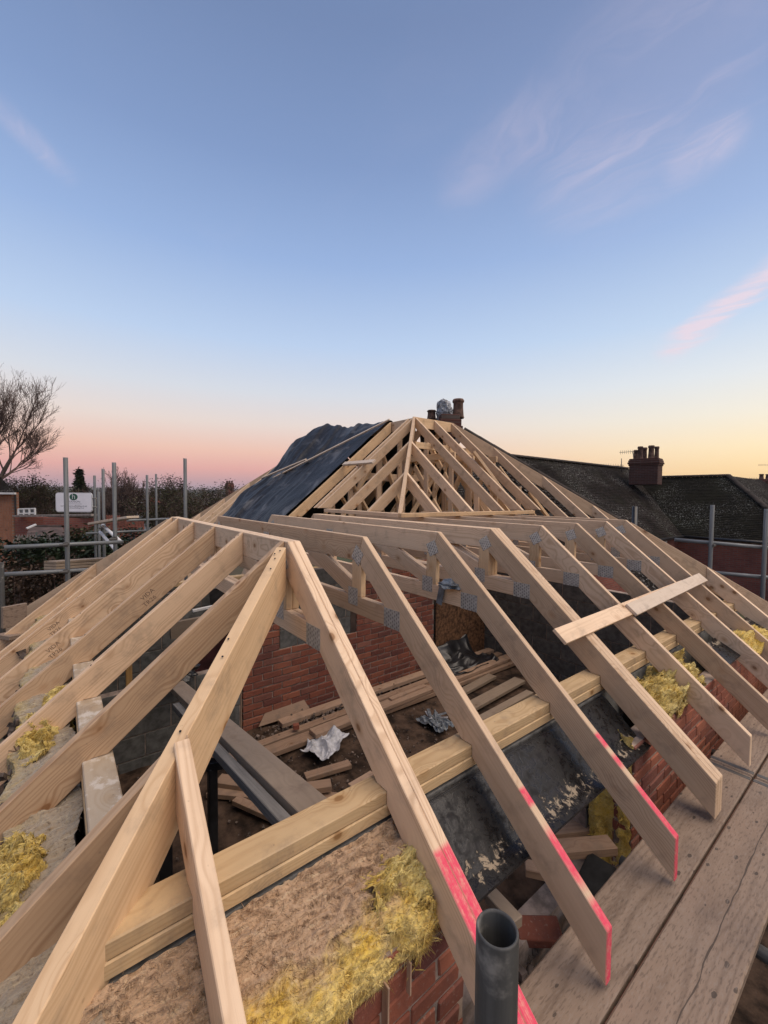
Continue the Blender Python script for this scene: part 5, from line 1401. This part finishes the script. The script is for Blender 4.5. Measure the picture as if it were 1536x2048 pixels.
# --- chimney of our house behind the upper ridge
CD = 9.2
oc = thing('old_chimney', at(895, 850, CD), 'sooty brick chimney with two clay pots behind the new upper ridge', 'chimney')
cb = at(893, 850, CD); z_t = at(893, 836, CD).z
wst = 84/FPX*CD
corbel_stack(oc, (cb.x, cb.y), wst*.72, wst*.42, 0.2, at(900, 834, CD).z, SOOTB, -(math.pi/2-YAW)+.1)
tp_ = at(916, 838, CD-.05); chimney_pot(oc, (tp_.x, tp_.y, at(900, 835, CD).z-.03), .125, at(916, 800, CD).z-at(900, 835, CD).z+.03)
tp_ = at(863, 840, CD+.1); chimney_pot(oc, (tp_.x, tp_.y, at(900, 835, CD).z-.03), .10, at(863, 819, CD).z-at(900, 835, CD).z+.03)
p_ = at(888, 822, CD-.1); crumple('chimney_bag', p_+Vector((0, 0, -.01)), (.185, .15, .245), WHITEPLASTIC if False else plain('silver_bag', (.26, .27, .29, 1), .35, .1, .45, 14), 'silvery plastic bag tied over a chimney pot', 13, amp=.34, sub=5, freq=1.8)
tag(beam('bag_tie', at(882, 838, CD-.2), at(884, 850, CD-.2), .03, .01, WHITEPLASTIC), 'white tie end hanging under the silvery chimney bag', 'tie')

# --- left: brick house at the picture edge
lh = thing('left_brick_house', at(-60, 1090, 21), 'orange brick house with dark roof at the left picture edge', 'house')
d_ = 21
rb = at(33, 985, d_)
exr = Vector((RT[0], RT[1], 0)).normalized(); fwd = Vector((FW[0], FW[1], 0)).normalized()
A0 = Vector((rb.x, rb.y, 0)) - exr*6; B0 = Vector((rb.x, rb.y, 0))
wall_panel('wall', A0, B0, GZ-1, rb.z, ORBRICK, lh)
back = (fwd-exr*.98); wall_panel('side_wall', B0-fwd*.1, B0+back*6, GZ-1, rb.z, ORBRICK, lh)
e0 = B0+exr*.25-fwd*.35+Vector((0, 0, rb.z)); e1 = A0-fwd*.35+Vector((0, 0, rb.z)); tp1 = e1+fwd*2.2+Vector((0, 0, 1.55)); tp0 = e0-exr*3.4+fwd*2.2+Vector((0, 0, 1.55)); bk = e0+back*6.5
pydata('roof', [e1, e0, tp0, tp1, bk], [(0, 1, 2, 3), (1, 4, 2)], TILE, lh)
beam('gutter', e1-Vector((0, 0, .05)), e0-Vector((0, 0, .05)), .10, .09, WHITEPAINT, lh)
beam('downpipe', B0-fwd*.15+exr*.06+Vector((0, 0, GZ)), B0-fwd*.15+exr*.06+Vector((0, 0, rb.z-.1)), .08, .08, BLACKPLASTIC, lh, up=(1, 0, 0))
beam('lighter_corner', B0-fwd*.14-exr*.35+Vector((0, 0, GZ)), B0-fwd*.14-exr*.35+Vector((0, 0, rb.z-.12)), .02, .5, ORBRICK, lh, up=tuple(exr))

def px_wall(name, x0, x1, yt, yb, depth, mat, label, cat='wall', thick=.22, d1=None):
    a = at(x0, yt, depth); b = at(x1, yt, d1 or depth); zb = at((x0+x1)/2, yb, depth).z
    root = wall_panel(name, a, b, min(zb, GZ), max(a.z, b.z), mat, None, thick)
    return tag(root, label, cat)
REDFENCE = plain('red_brown_fence', (.24, .085, .055, 1), .85, 0, .3, 2)
px_wall('garden_wall', 91, 188, 1036, 1066, 17, FARBRICK, 'red brick garden building wall under the white sign')
px_wall('garden_wall', 34, 92, 1034, 1052, 18.5, FARBRICK, 'darker brick wall right of the left brick house')
tag(beam('wall_coping', at(34, 1032, 18.2), at(190, 1030, 16.8), .35, .08, plain('stone_coping', (.20, .17, .15, 1), .9)), 'long grey coping on the wall behind the sign', 'coping')
def fence(name, x0, x1, yt, depth, label, d1=None):
    a = at(x0, yt, depth); b = at(x1, yt, d1 or depth); root = thing(name, (a.x, a.y, GZ), label, 'fence')
    n = 16; dv = (b-a)/n
    for k in range(n):
        c0 = a+dv*(k+.5); beam('slat', (c0.x, c0.y, GZ), (c0.x, c0.y, a.z-.02*((k*7) % 3)), dv.length*.92, .02, REDFENCE, root, up=(fwd.x, fwd.y, 0))
    beam('rail', a-Vector((0, 0, .25)), b-Vector((0, 0, .25)), .05, .08, REDFENCE, root)
fence('wooden_fence', 238, 288, 1040, 13, 'red-brown timber fence right of the tall left standard')
fence('wooden_fence', 212, 240, 1030, 14, 'short red-brown timber fence between the left standards')
# sheds with tiled and corrugated roofs
def shed(x0, x1, yr, ye, depth, mat, label, corr=False, gable=True):
    rl = at(x0, yr, depth+1.6); rr_ = at(x1, yr, depth+1.6); el_ = at(x0-8, ye, depth); er = at(x1+8, ye, depth); zt = (rl.z+rr_.z)/2; ze = (el_.z+er.z)/2
    root = thing('garden_shed', (el_.x, el_.y, GZ), label, 'shed')
    V = [(el_.x, el_.y, ze), (er.x, er.y, ze), (rr_.x, rr_.y, zt), (rl.x, rl.y, zt)]
    if not corr:
        pydata('roof', V, [(0, 1, 2, 3)], mat, root)
        ridge_tiles(root, (rl.x, rl.y, zt), (rr_.x, rr_.y, zt), .09)
    else:
        n = 90; VV = []; FF = []
        e0, e1 = Vector(V[0]), Vector(V[1]); t0, t1 = Vector(V[3]), Vector(V[2])
        for k in range(n+1):
            s = k/n; zz = .035*math.sin(k*2*math.pi/5); VV += [e0.lerp(e1, s)+Vector((0, 0, zz)), t0.lerp(t1, s)+Vector((0, 0, zz))]
        for k in range(n): FF.append((2*k, 2*k+2, 2*k+3, 2*k+1))
        pydata('roof', VV, FF, mat, root, smooth=True)
    wall_panel('wall', (el_.x+fwd.x*.2, el_.y+fwd.y*.2), (er.x+fwd.x*.2, er.y+fwd.y*.2), GZ, ze-.02, plain('shed_wall', (.10, .07, .05, 1), .9), root, .1)
    return root
CORR = plain('corrugated_roof', (.105, .085, .07, 1), .85, 0, .4, 2.2)
DARKROOF = plain('shed_roof_tile', (.085, .055, .045, 1), .9, 0, .35, 3, .3, .01, 8)
shed(60, 125, 1053, 1071, 13.5, DARKROOF, 'shed with hipped brown tiled roof behind the corrugated one')
shed(32, 130, 1071, 1087, 11.5, CORR, 'low shed with mossy corrugated roof at left', True)
tag(beam('white_gutter', at(53, 1057, 13.2), at(72, 1049, 13.4), .08, .05, WHITEPAINT), 'pale flashing strip on the shed roof edge', 'flashing')
# conservatory pieces by the left house
gh = thing('greenhouse', at(37, 1030, 20), 'small white framed greenhouse right of the left brick house', 'greenhouse')
for (x0, y0, x1, y1) in ((37, 1018, 70, 1017), (37, 1027, 70, 1026), (37, 1018, 37, 1034), (48, 1018, 48, 1034), (59, 1018, 59, 1034), (70, 1017, 70, 1034)):
    beam('frame_bar', at(x0, y0, 20), at(x1, y1, 20), .06, .06, WHITEPAINT, gh, up=tuple(fwd))
beam('pane', at(37, 1026, 20.1), at(70, 1025.5, 20.1), .02, .36, plain('pale_glass', (.18, .19, .20, 1), .25), gh)

# dormer house
def dormer_house():
    d = 42; root = thing('dormer_house', at(290, 1060, d), 'distant white house with red tiled roof and dormer', 'house')
    a, b = at(266, 1022, d), at(300, 1022, d)
    wall_panel('wall', a, b, a.z-6, a.z, plain('white_render', (.48, .48, .50, 1), .8, 0, .05), root)
    e0, e1 = at(262, 1023, d-.5), at(310, 1023, d-.5); r0, r1 = at(268, 1003, d+2.5), at(308, 1003, d+2.5)
    pydata('roof', [e0, e1, r1, r0], [(0, 1, 2, 3)], TILE_RED, root)
    g0, g1, g2 = at(297, 1026, d-.6), at(323, 1030, d-.6), at(311, 998, d-.6)
    pydata('gable', [g0, g1, g2, g0+fwd*3, g1+fwd*3, g2+fwd*3], [(0, 1, 2), (0, 2, 5, 3), (1, 4, 5, 2)], plain('red_hung_tile', (.27, .075, .05, 1), .85, 0, .25, 2), root)
    for k, x in enumerate((268, 275)):
        w = beam('window', at(x, 1010, d-1.2), at(x+5, 1010, d-1.2), .06, .42, WHITEPAINT, root); beam('pane', at(x+.8, 1010, d-1.3), at(x+4.2, 1010, d-1.3), .05, .28, plain('pane', (.10, .11, .13, 1), .15), w)
    w = beam('window', at(271, 1030, d-.2), at(279, 1030, d-.2), .06, .5, WHITEPAINT, root)
    beam('dormer_cheek', at(281, 1012, d-1), at(297, 1012, d-1), .1, .95, plain('red_dormer', (.12, .035, .035, 1), .8), root)
    for k in range(2):
        w = beam('window', at(283+7*k, 1010, d-1.15), at(287.5+7*k, 1010, d-1.15), .06, .46, WHITEPAINT, root)
    beam('dormer_roof', at(279, 1004.5, d-1.1), at(299, 1004.5, d-1.1), .5, .08, WHITEPAINT, root)
    c = at(302, 1000, d+2); corbel_stack(root, (c.x, c.y), .8, .6, c.z-.5, at(302, 996, d+2).z, plain('red_stack', (.26, .075, .05, 1), .9))
    for k in range(4): pt = at(298+2.6*k, 996, d+2); chimney_pot(root, (pt.x, pt.y, pt.z-.02), .11, .28, plain('red_pot', (.30, .09, .06, 1), .85))
dormer_house()
def far_house(x0, x1, yr, ye, d, label, chim=None):
    root = thing('far_house', at(x0, ye, d), label, 'house')
    e0, e1, r0, r1 = at(x0, ye, d), at(x1, ye, d), at(x0+4, yr, d+3), at(x1-4, yr, d+3)
    pydata('roof', [e0, e1, r1, r0], [(0, 1, 2, 3)], plain('far_roof', (.085, .062, .058, 1), .9, 0, .3, .6), root)
    wall_panel('wall', e0+fwd*.3, e1+fwd*.3, e0.z-5, e0.z, FARBRICK, root)
    if chim:
        c = at(chim[0], chim[1], d+2.5); w = chim[2]/FPX*d
        corbel_stack(root, (c.x, c.y), w, w*.7, e0.z, c.z, DARKBRICK)
        for k in (-1, 0, 1): chimney_pot(root, (c.x+exr.x*w*.3*k, c.y+exr.y*w*.3*k, c.z-.02), w*.13, w*.3)
far_house(405, 520, 988, 1010, 36, 'distant dark roofed house with chimney left of the tarpaulin', (459, 966, 17))
far_house(300, 350, 1022, 1046, 26, 'low dark roof below the dormer house')
far_house(212, 262, 1012, 1028, 48, 'distant roof left of the dormer house', (240, 1004, 8))
far_house(38, 92, 1004, 1018, 60, 'distant low roof behind the small greenhouse')
tag(px_wall('outbuilding', 318, 345, 1036, 1075, 15, plain('dark_shed', (.05, .045, .04, 1), .9), 'dark outbuilding behind the left guard rails', 'shed'))

# ------------------------------------------------------------------ trees and hedges
def tubes_mesh(segs, sides=4):
    V = []; F = []
    for (a, b, r0, r1) in segs:
        d = (b-a)
        if d.length < 1e-5: continue
        d.normalize(); u = d.orthogonal().normalized(); w = d.cross(u); n = len(V)
        for (p, r) in ((a, r0), (b, r1)):
            for k in range(sides): an = 2*math.pi*k/sides; V.append(p+u*(r*math.cos(an))+w*(r*math.sin(an)))
        for k in range(sides): F.append((n+k, n+(k+1) % sides, n+sides+(k+1) % sides, n+sides+k))
    return V, F
def grow(rg, p, d, ln, r, lev, maxlev, segs, tips, spread=.55, upb=.12, kids=(3, 5), minr=.008, shrink=.62):
    n = 4 if lev < maxlev else 3; q = p.copy(); dirs = d.copy()
    nodes = []
    for k in range(n):
        dirs = (dirs+Vector((rg.gauss(0, .10), rg.gauss(0, .10), rg.gauss(upb*.6, .08)))).normalized()
        q2 = q+dirs*(ln/n); r2 = max(r*(1-.22*(k+1)/n*1.6), minr*.6); segs.append((q, q2, max(r*(1-.22*k/n*1.6), minr*.7), r2, lev)); q = q2; nodes.append((q.copy(), dirs.copy(), r2))
    if lev >= maxlev: tips.append((q.copy(), dirs.copy())); return
    for k in range(rg.randint(*kids)):
        nd = nodes[rg.randrange(1 if lev else 2, n)]
        ax = Vector((rg.gauss(0, 1), rg.gauss(0, 1), rg.gauss(0, .6))).normalized()
        nd_d = (nd[1]+ax*spread*rg.uniform(.7, 1.4)+Vector((0, 0, upb))).normalized()
        grow(rg, nd[0], nd_d, ln*shrink*rg.uniform(.75, 1.2), nd[2]*.68, lev+1, maxlev, segs, tips, spread, upb, kids, minr, shrink)
    grow(rg, q, (dirs+Vector((rg.gauss(0, .15), rg.gauss(0, .15), .05))).normalized(), ln*shrink*1.05, nodes[-1][2]*.85, lev+1, maxlev, segs, tips, spread, upb, kids, minr, shrink)
BARK = plain('bark', (.060, .045, .038, 1), .95, 0, .35, 3)
TWIG = plain('twigs', (.095, .062, .052, 1), .95, 0, .3, 1)
def leaf_cloud(rg, pts, n, size, spread, flat=.5):
    V = []; F = []
    for k in range(n):
        c = pts[rg.randrange(len(pts))]; p = c+Vector((rg.gauss(0, spread), rg.gauss(0, spread), rg.gauss(0, spread)))
        u = Vector((rg.gauss(0, 1), rg.gauss(0, 1), rg.gauss(0, flat))).normalized(); w = u.orthogonal().normalized(); s = size*rg.uniform(.5, 1.3)
        b = len(V); V += [p-u*s, p+w*s*.45, p+u*s, p-w*s*.45]; F.append((b, b+1, b+2, b+3))
    return V, F
def tree(name, base, label, seed, height, r0, maxlev, kids, spread, upb, minr, leaves=0, lsize=.06, lmat=None, cat='tree', group=None, twigmat=TWIG, lean=(0, 0), shrink=.62, first=.36):
    rg = random.Random(seed); segs = []; tips = []
    base = Vector(base); root = thing(name, base, label, cat, group)
    grow(rg, base, Vector((lean[0], lean[1], 1)).normalized(), height*first, r0, 0, maxlev, segs, tips, spread, upb, kids, minr, shrink)
    big = [s[:4] for s in segs if s[4] <= 1]; small = [s[:4] for s in segs if s[4] > 1]
    V, F = tubes_mesh(big, 7); pydata('trunk', V, F, BARK, root, smooth=True)
    V, F = tubes_mesh(small, 3)
    cr = pydata('crown', V, F, twigmat, root)
    if leaves:
        V, F = leaf_cloud(rg, [t[0] for t in tips], leaves, lsize, lsize*2.2); pydata('foliage', V, F, lmat, root)
    return root, tips
DLEAF = plain('dead_leaf', (.085, .052, .035, 1), .9, 0, .4, 3)
OLIVE = plain('olive_leaf', (.075, .070, .030, 1), .85, 0, .45, 1.5)
GREENL = plain('dark_green_leaf', (.030, .045, .018, 1), .7, 0, .5, 1.5)
IVY = plain('ivy_leaf', (.034, .052, .022, 1), .55, 0, .55, 2.5)
BROWNL = plain('brown_beech_leaf', (.115, .068, .040, 1), .85, 0, .5, 2.5)
# big bare tree on the left, rooted beyond the frame
tb = at(-70, 1040, 21); tree('bare_tree', (tb.x, tb.y, GZ-1.0), 'big bare tree with dense fine twigs at the left picture edge', 12, 15.3, .21, 6, (3, 4), .68, .11, .0080, 450, .045, DLEAF, shrink=.66, first=.28)
# wooded middle distance
rg = random.Random(99)
tb = at(236, 1050, 24); tree('bare_tree', (tb.x, tb.y, GZ-1), 'round bare tree between the tall left standards', 22, 8.2, .13, 5, (4, 5), .75, .10, .012, 900, .05, DLEAF, first=.30)
tb = at(160, 1030, 33); 
def conifer(base, h, r, seed, label):
    rg = random.Random(seed); base = Vector(base); root = thing('conifer', base, label, 'tree'); V, F = tubes_mesh([(base, base+Vector((0, 0, h)), r*.08, .02)], 6); pydata('trunk', V, F, BARK, root)
    pts = []
    for k in range(420):
        t = rg.random()**.8; rad = r*(1-t)*rg.uniform(.5, 1.1); a = rg.random()*6.283; pts.append(base+Vector((rad*math.cos(a), rad*math.sin(a), h*(.12+.88*t)-rad*.2)))
    V, F = leaf_cloud(rg, pts, 5200, .13, .10, .3); pydata('crown', V, F, GREENL, root)
conifer((tb.x, tb.y, GZ-2), 7.6, 1.9, 5, 'dark conifer rising behind the white sign')
bushes = [(372, 1060, 22, 4.1, 2.0, OLIVE, 'bushy olive tree behind the tall standard before the tarpaulin', .10), (345, 1050, 27, 3.6, 1.8, OLIVE, 'smaller olive bush left of the bushy olive tree', .10),
          (60, 1040, 26, 4.2, 2.2, OLIVE, 'olive shrub behind the small greenhouse', .11), (95, 1040, 30, 4.0, 2.4, OLIVE, 'broad olive shrub left of the sign', .11),
          (185, 1045, 30, 4.0, 1.6, DLEAF, 'brown shrub behind the sign clamps', .10), (345, 1045, 40, 3.0, 1.6, GREENL, 'dark shrub right of the dormer house', .12),
          (30, 1035, 34, 4.0, 2.2, DLEAF, 'brown shrub above the left brick house wall', .11)]
for k, (px, py, d, h, r, mt_, lab, ls) in enumerate(bushes):
    b = at(px, py, d); b.z = GZ-.6; rg = random.Random(k+300); root = thing('shrub', b, lab, 'shrub', 'shrubs and small trees beyond the gardens')
    segs = []; tips = []
    for q in range(4): grow(rg, b, Vector((rg.gauss(0, .35), rg.gauss(0, .35), 1)).normalized(), h*.54, .06, 0, 4, segs, tips, .7, .10, (3, 4), .012, .60)
    V, F = tubes_mesh([s[:4] for s in segs], 3); pydata('trunk', V, F, TWIG, root)
    V, F = leaf_cloud(rg, [t[0] for t in tips], 9000 if mt_ is not DLEAF else 2600, ls*.55, .16); pydata('crown', V, F, mt_, root)
# far wood on the left: one mass
def far_wood():
    rg = random.Random(17); V = []; F = []
    for k in range(120):
        d = rg.uniform(60, 260); x = rg.uniform(-120, 560); b = at(x, 1000, d); h = rg.uniform(3.2, 6.5); z0 = GZ-1-d*.012
        pts = [Vector((b.x+rg.gauss(0, h*.28), b.y+rg.gauss(0, h*.28), z0+h*rg.uniform(.25, 1))) for q in range(9)]
        v, f = leaf_cloud(rg, pts, 150, .26, .42, .6); n = len(V); V += v; F += [tuple(i+n for i in q) for q in f]
    for k in range(420):
        d = rg.uniform(300, 900); x = rg.uniform(-160, 620); b = at(x, 990, d); z0 = -8; h = rg.uniform(7, 13) + (d-300)*.012
        pts = [Vector((b.x+rg.gauss(0, 4), b.y+rg.gauss(0, 4), z0+h*rg.uniform(.3, 1))) for q in range(6)]
        v, f = leaf_cloud(rg, pts, 46, 1.1, 1.5, .6); n = len(V); V += v; F += [tuple(i+n for i in q) for q in f]
    tag(pydata('far_wood', V, F, plain('winter_wood', (.062, .052, .036, 1), .95, 0, .45, .05)), kind='stuff')
far_wood()
def hedge(name, p0, p1, yt, yb, depth, mat, label, seed, n, thick=.9, ls=.055, d1=None, kind=None, twigs=120):
    rg = random.Random(seed); root = thing(name, at(p0, yb, depth), label, 'hedge'); pts = []
    ztop = at((p0+p1)/2, yt, depth).z
    for k in range(900):
        s = rg.random(); dd_ = depth+(((d1 or depth)-depth)*s); b = at(p0+(p1-p0)*s, yb, dd_)
        zt = ztop+.16*noise.noise(Vector((s*9, seed, 0)))+.07*noise.noise(Vector((s*31, seed, 1)))
        z = GZ+(zt-GZ)*rg.random()**.6
        pts.append(Vector((b.x+fwd.x*rg.uniform(0, thick), b.y+fwd.y*rg.uniform(0, thick), z)))
    V, F = leaf_cloud(rg, pts, n, ls, .10); pydata('foliage', V, F, mat, root)
    segs = []
    for k in range(twigs):
        c = pts[rg.randrange(len(pts))]; c0 = Vector((c.x, c.y, GZ)); segs.append((c0, c, .012, .004))
    V, F = tubes_mesh(segs, 3); pydata('stems', V, F, TWIG, root)
hedge('ivy_hedge', -40, 200, 1091, 1135, 8.8, IVY, 'dark ivy hedge below the corrugated shed roof', 3, 9000, 1.0, .06, 9.6)
hedge('beech_hedge', -40, 150, 1143, 1195, 7.3, BROWNL, 'brown leaved hedge below the left guard rails', 4, 7000, .8, .05, 7.6)
hedge('laurel_hedge', 185, 330, 1072, 1120, 9.8, IVY, 'green hedge behind the left scaffold brace tubes', 5, 5000, .9, .06, 11.5)
hedge('garden_hedge', 120, 200, 1062, 1095, 12.5, OLIVE, 'olive hedge between shed roofs and ivy', 6, 2600, .8, .07)

# ------------------------------------------------------------------ evening haze
def build_haze():
    bm = bmesh.new(); bmesh.ops.create_cube(bm, size=1)
    for v in bm.verts: v.co = Vector((v.co.x*9000, v.co.y*9000, 20+v.co.z*66))
    mt = bpy.data.materials.new('haze'); mt.use_nodes = True; t = mt.node_tree; t.nodes.clear()
    o_ = t.nodes.new('ShaderNodeOutputMaterial'); pv = t.nodes.new('ShaderNodeVolumePrincipled')
    pv.inputs['Color'].default_value = (.86, .82, .86, 1); pv.inputs['Density'].default_value = .00022; pv.inputs['Anisotropy'].default_value = .2
    t.links.new(pv.outputs[0], o_.inputs['Volume'])
    tag(link('haze', mesh_from(bm), Matrix(), mt), kind='stuff')
build_haze()
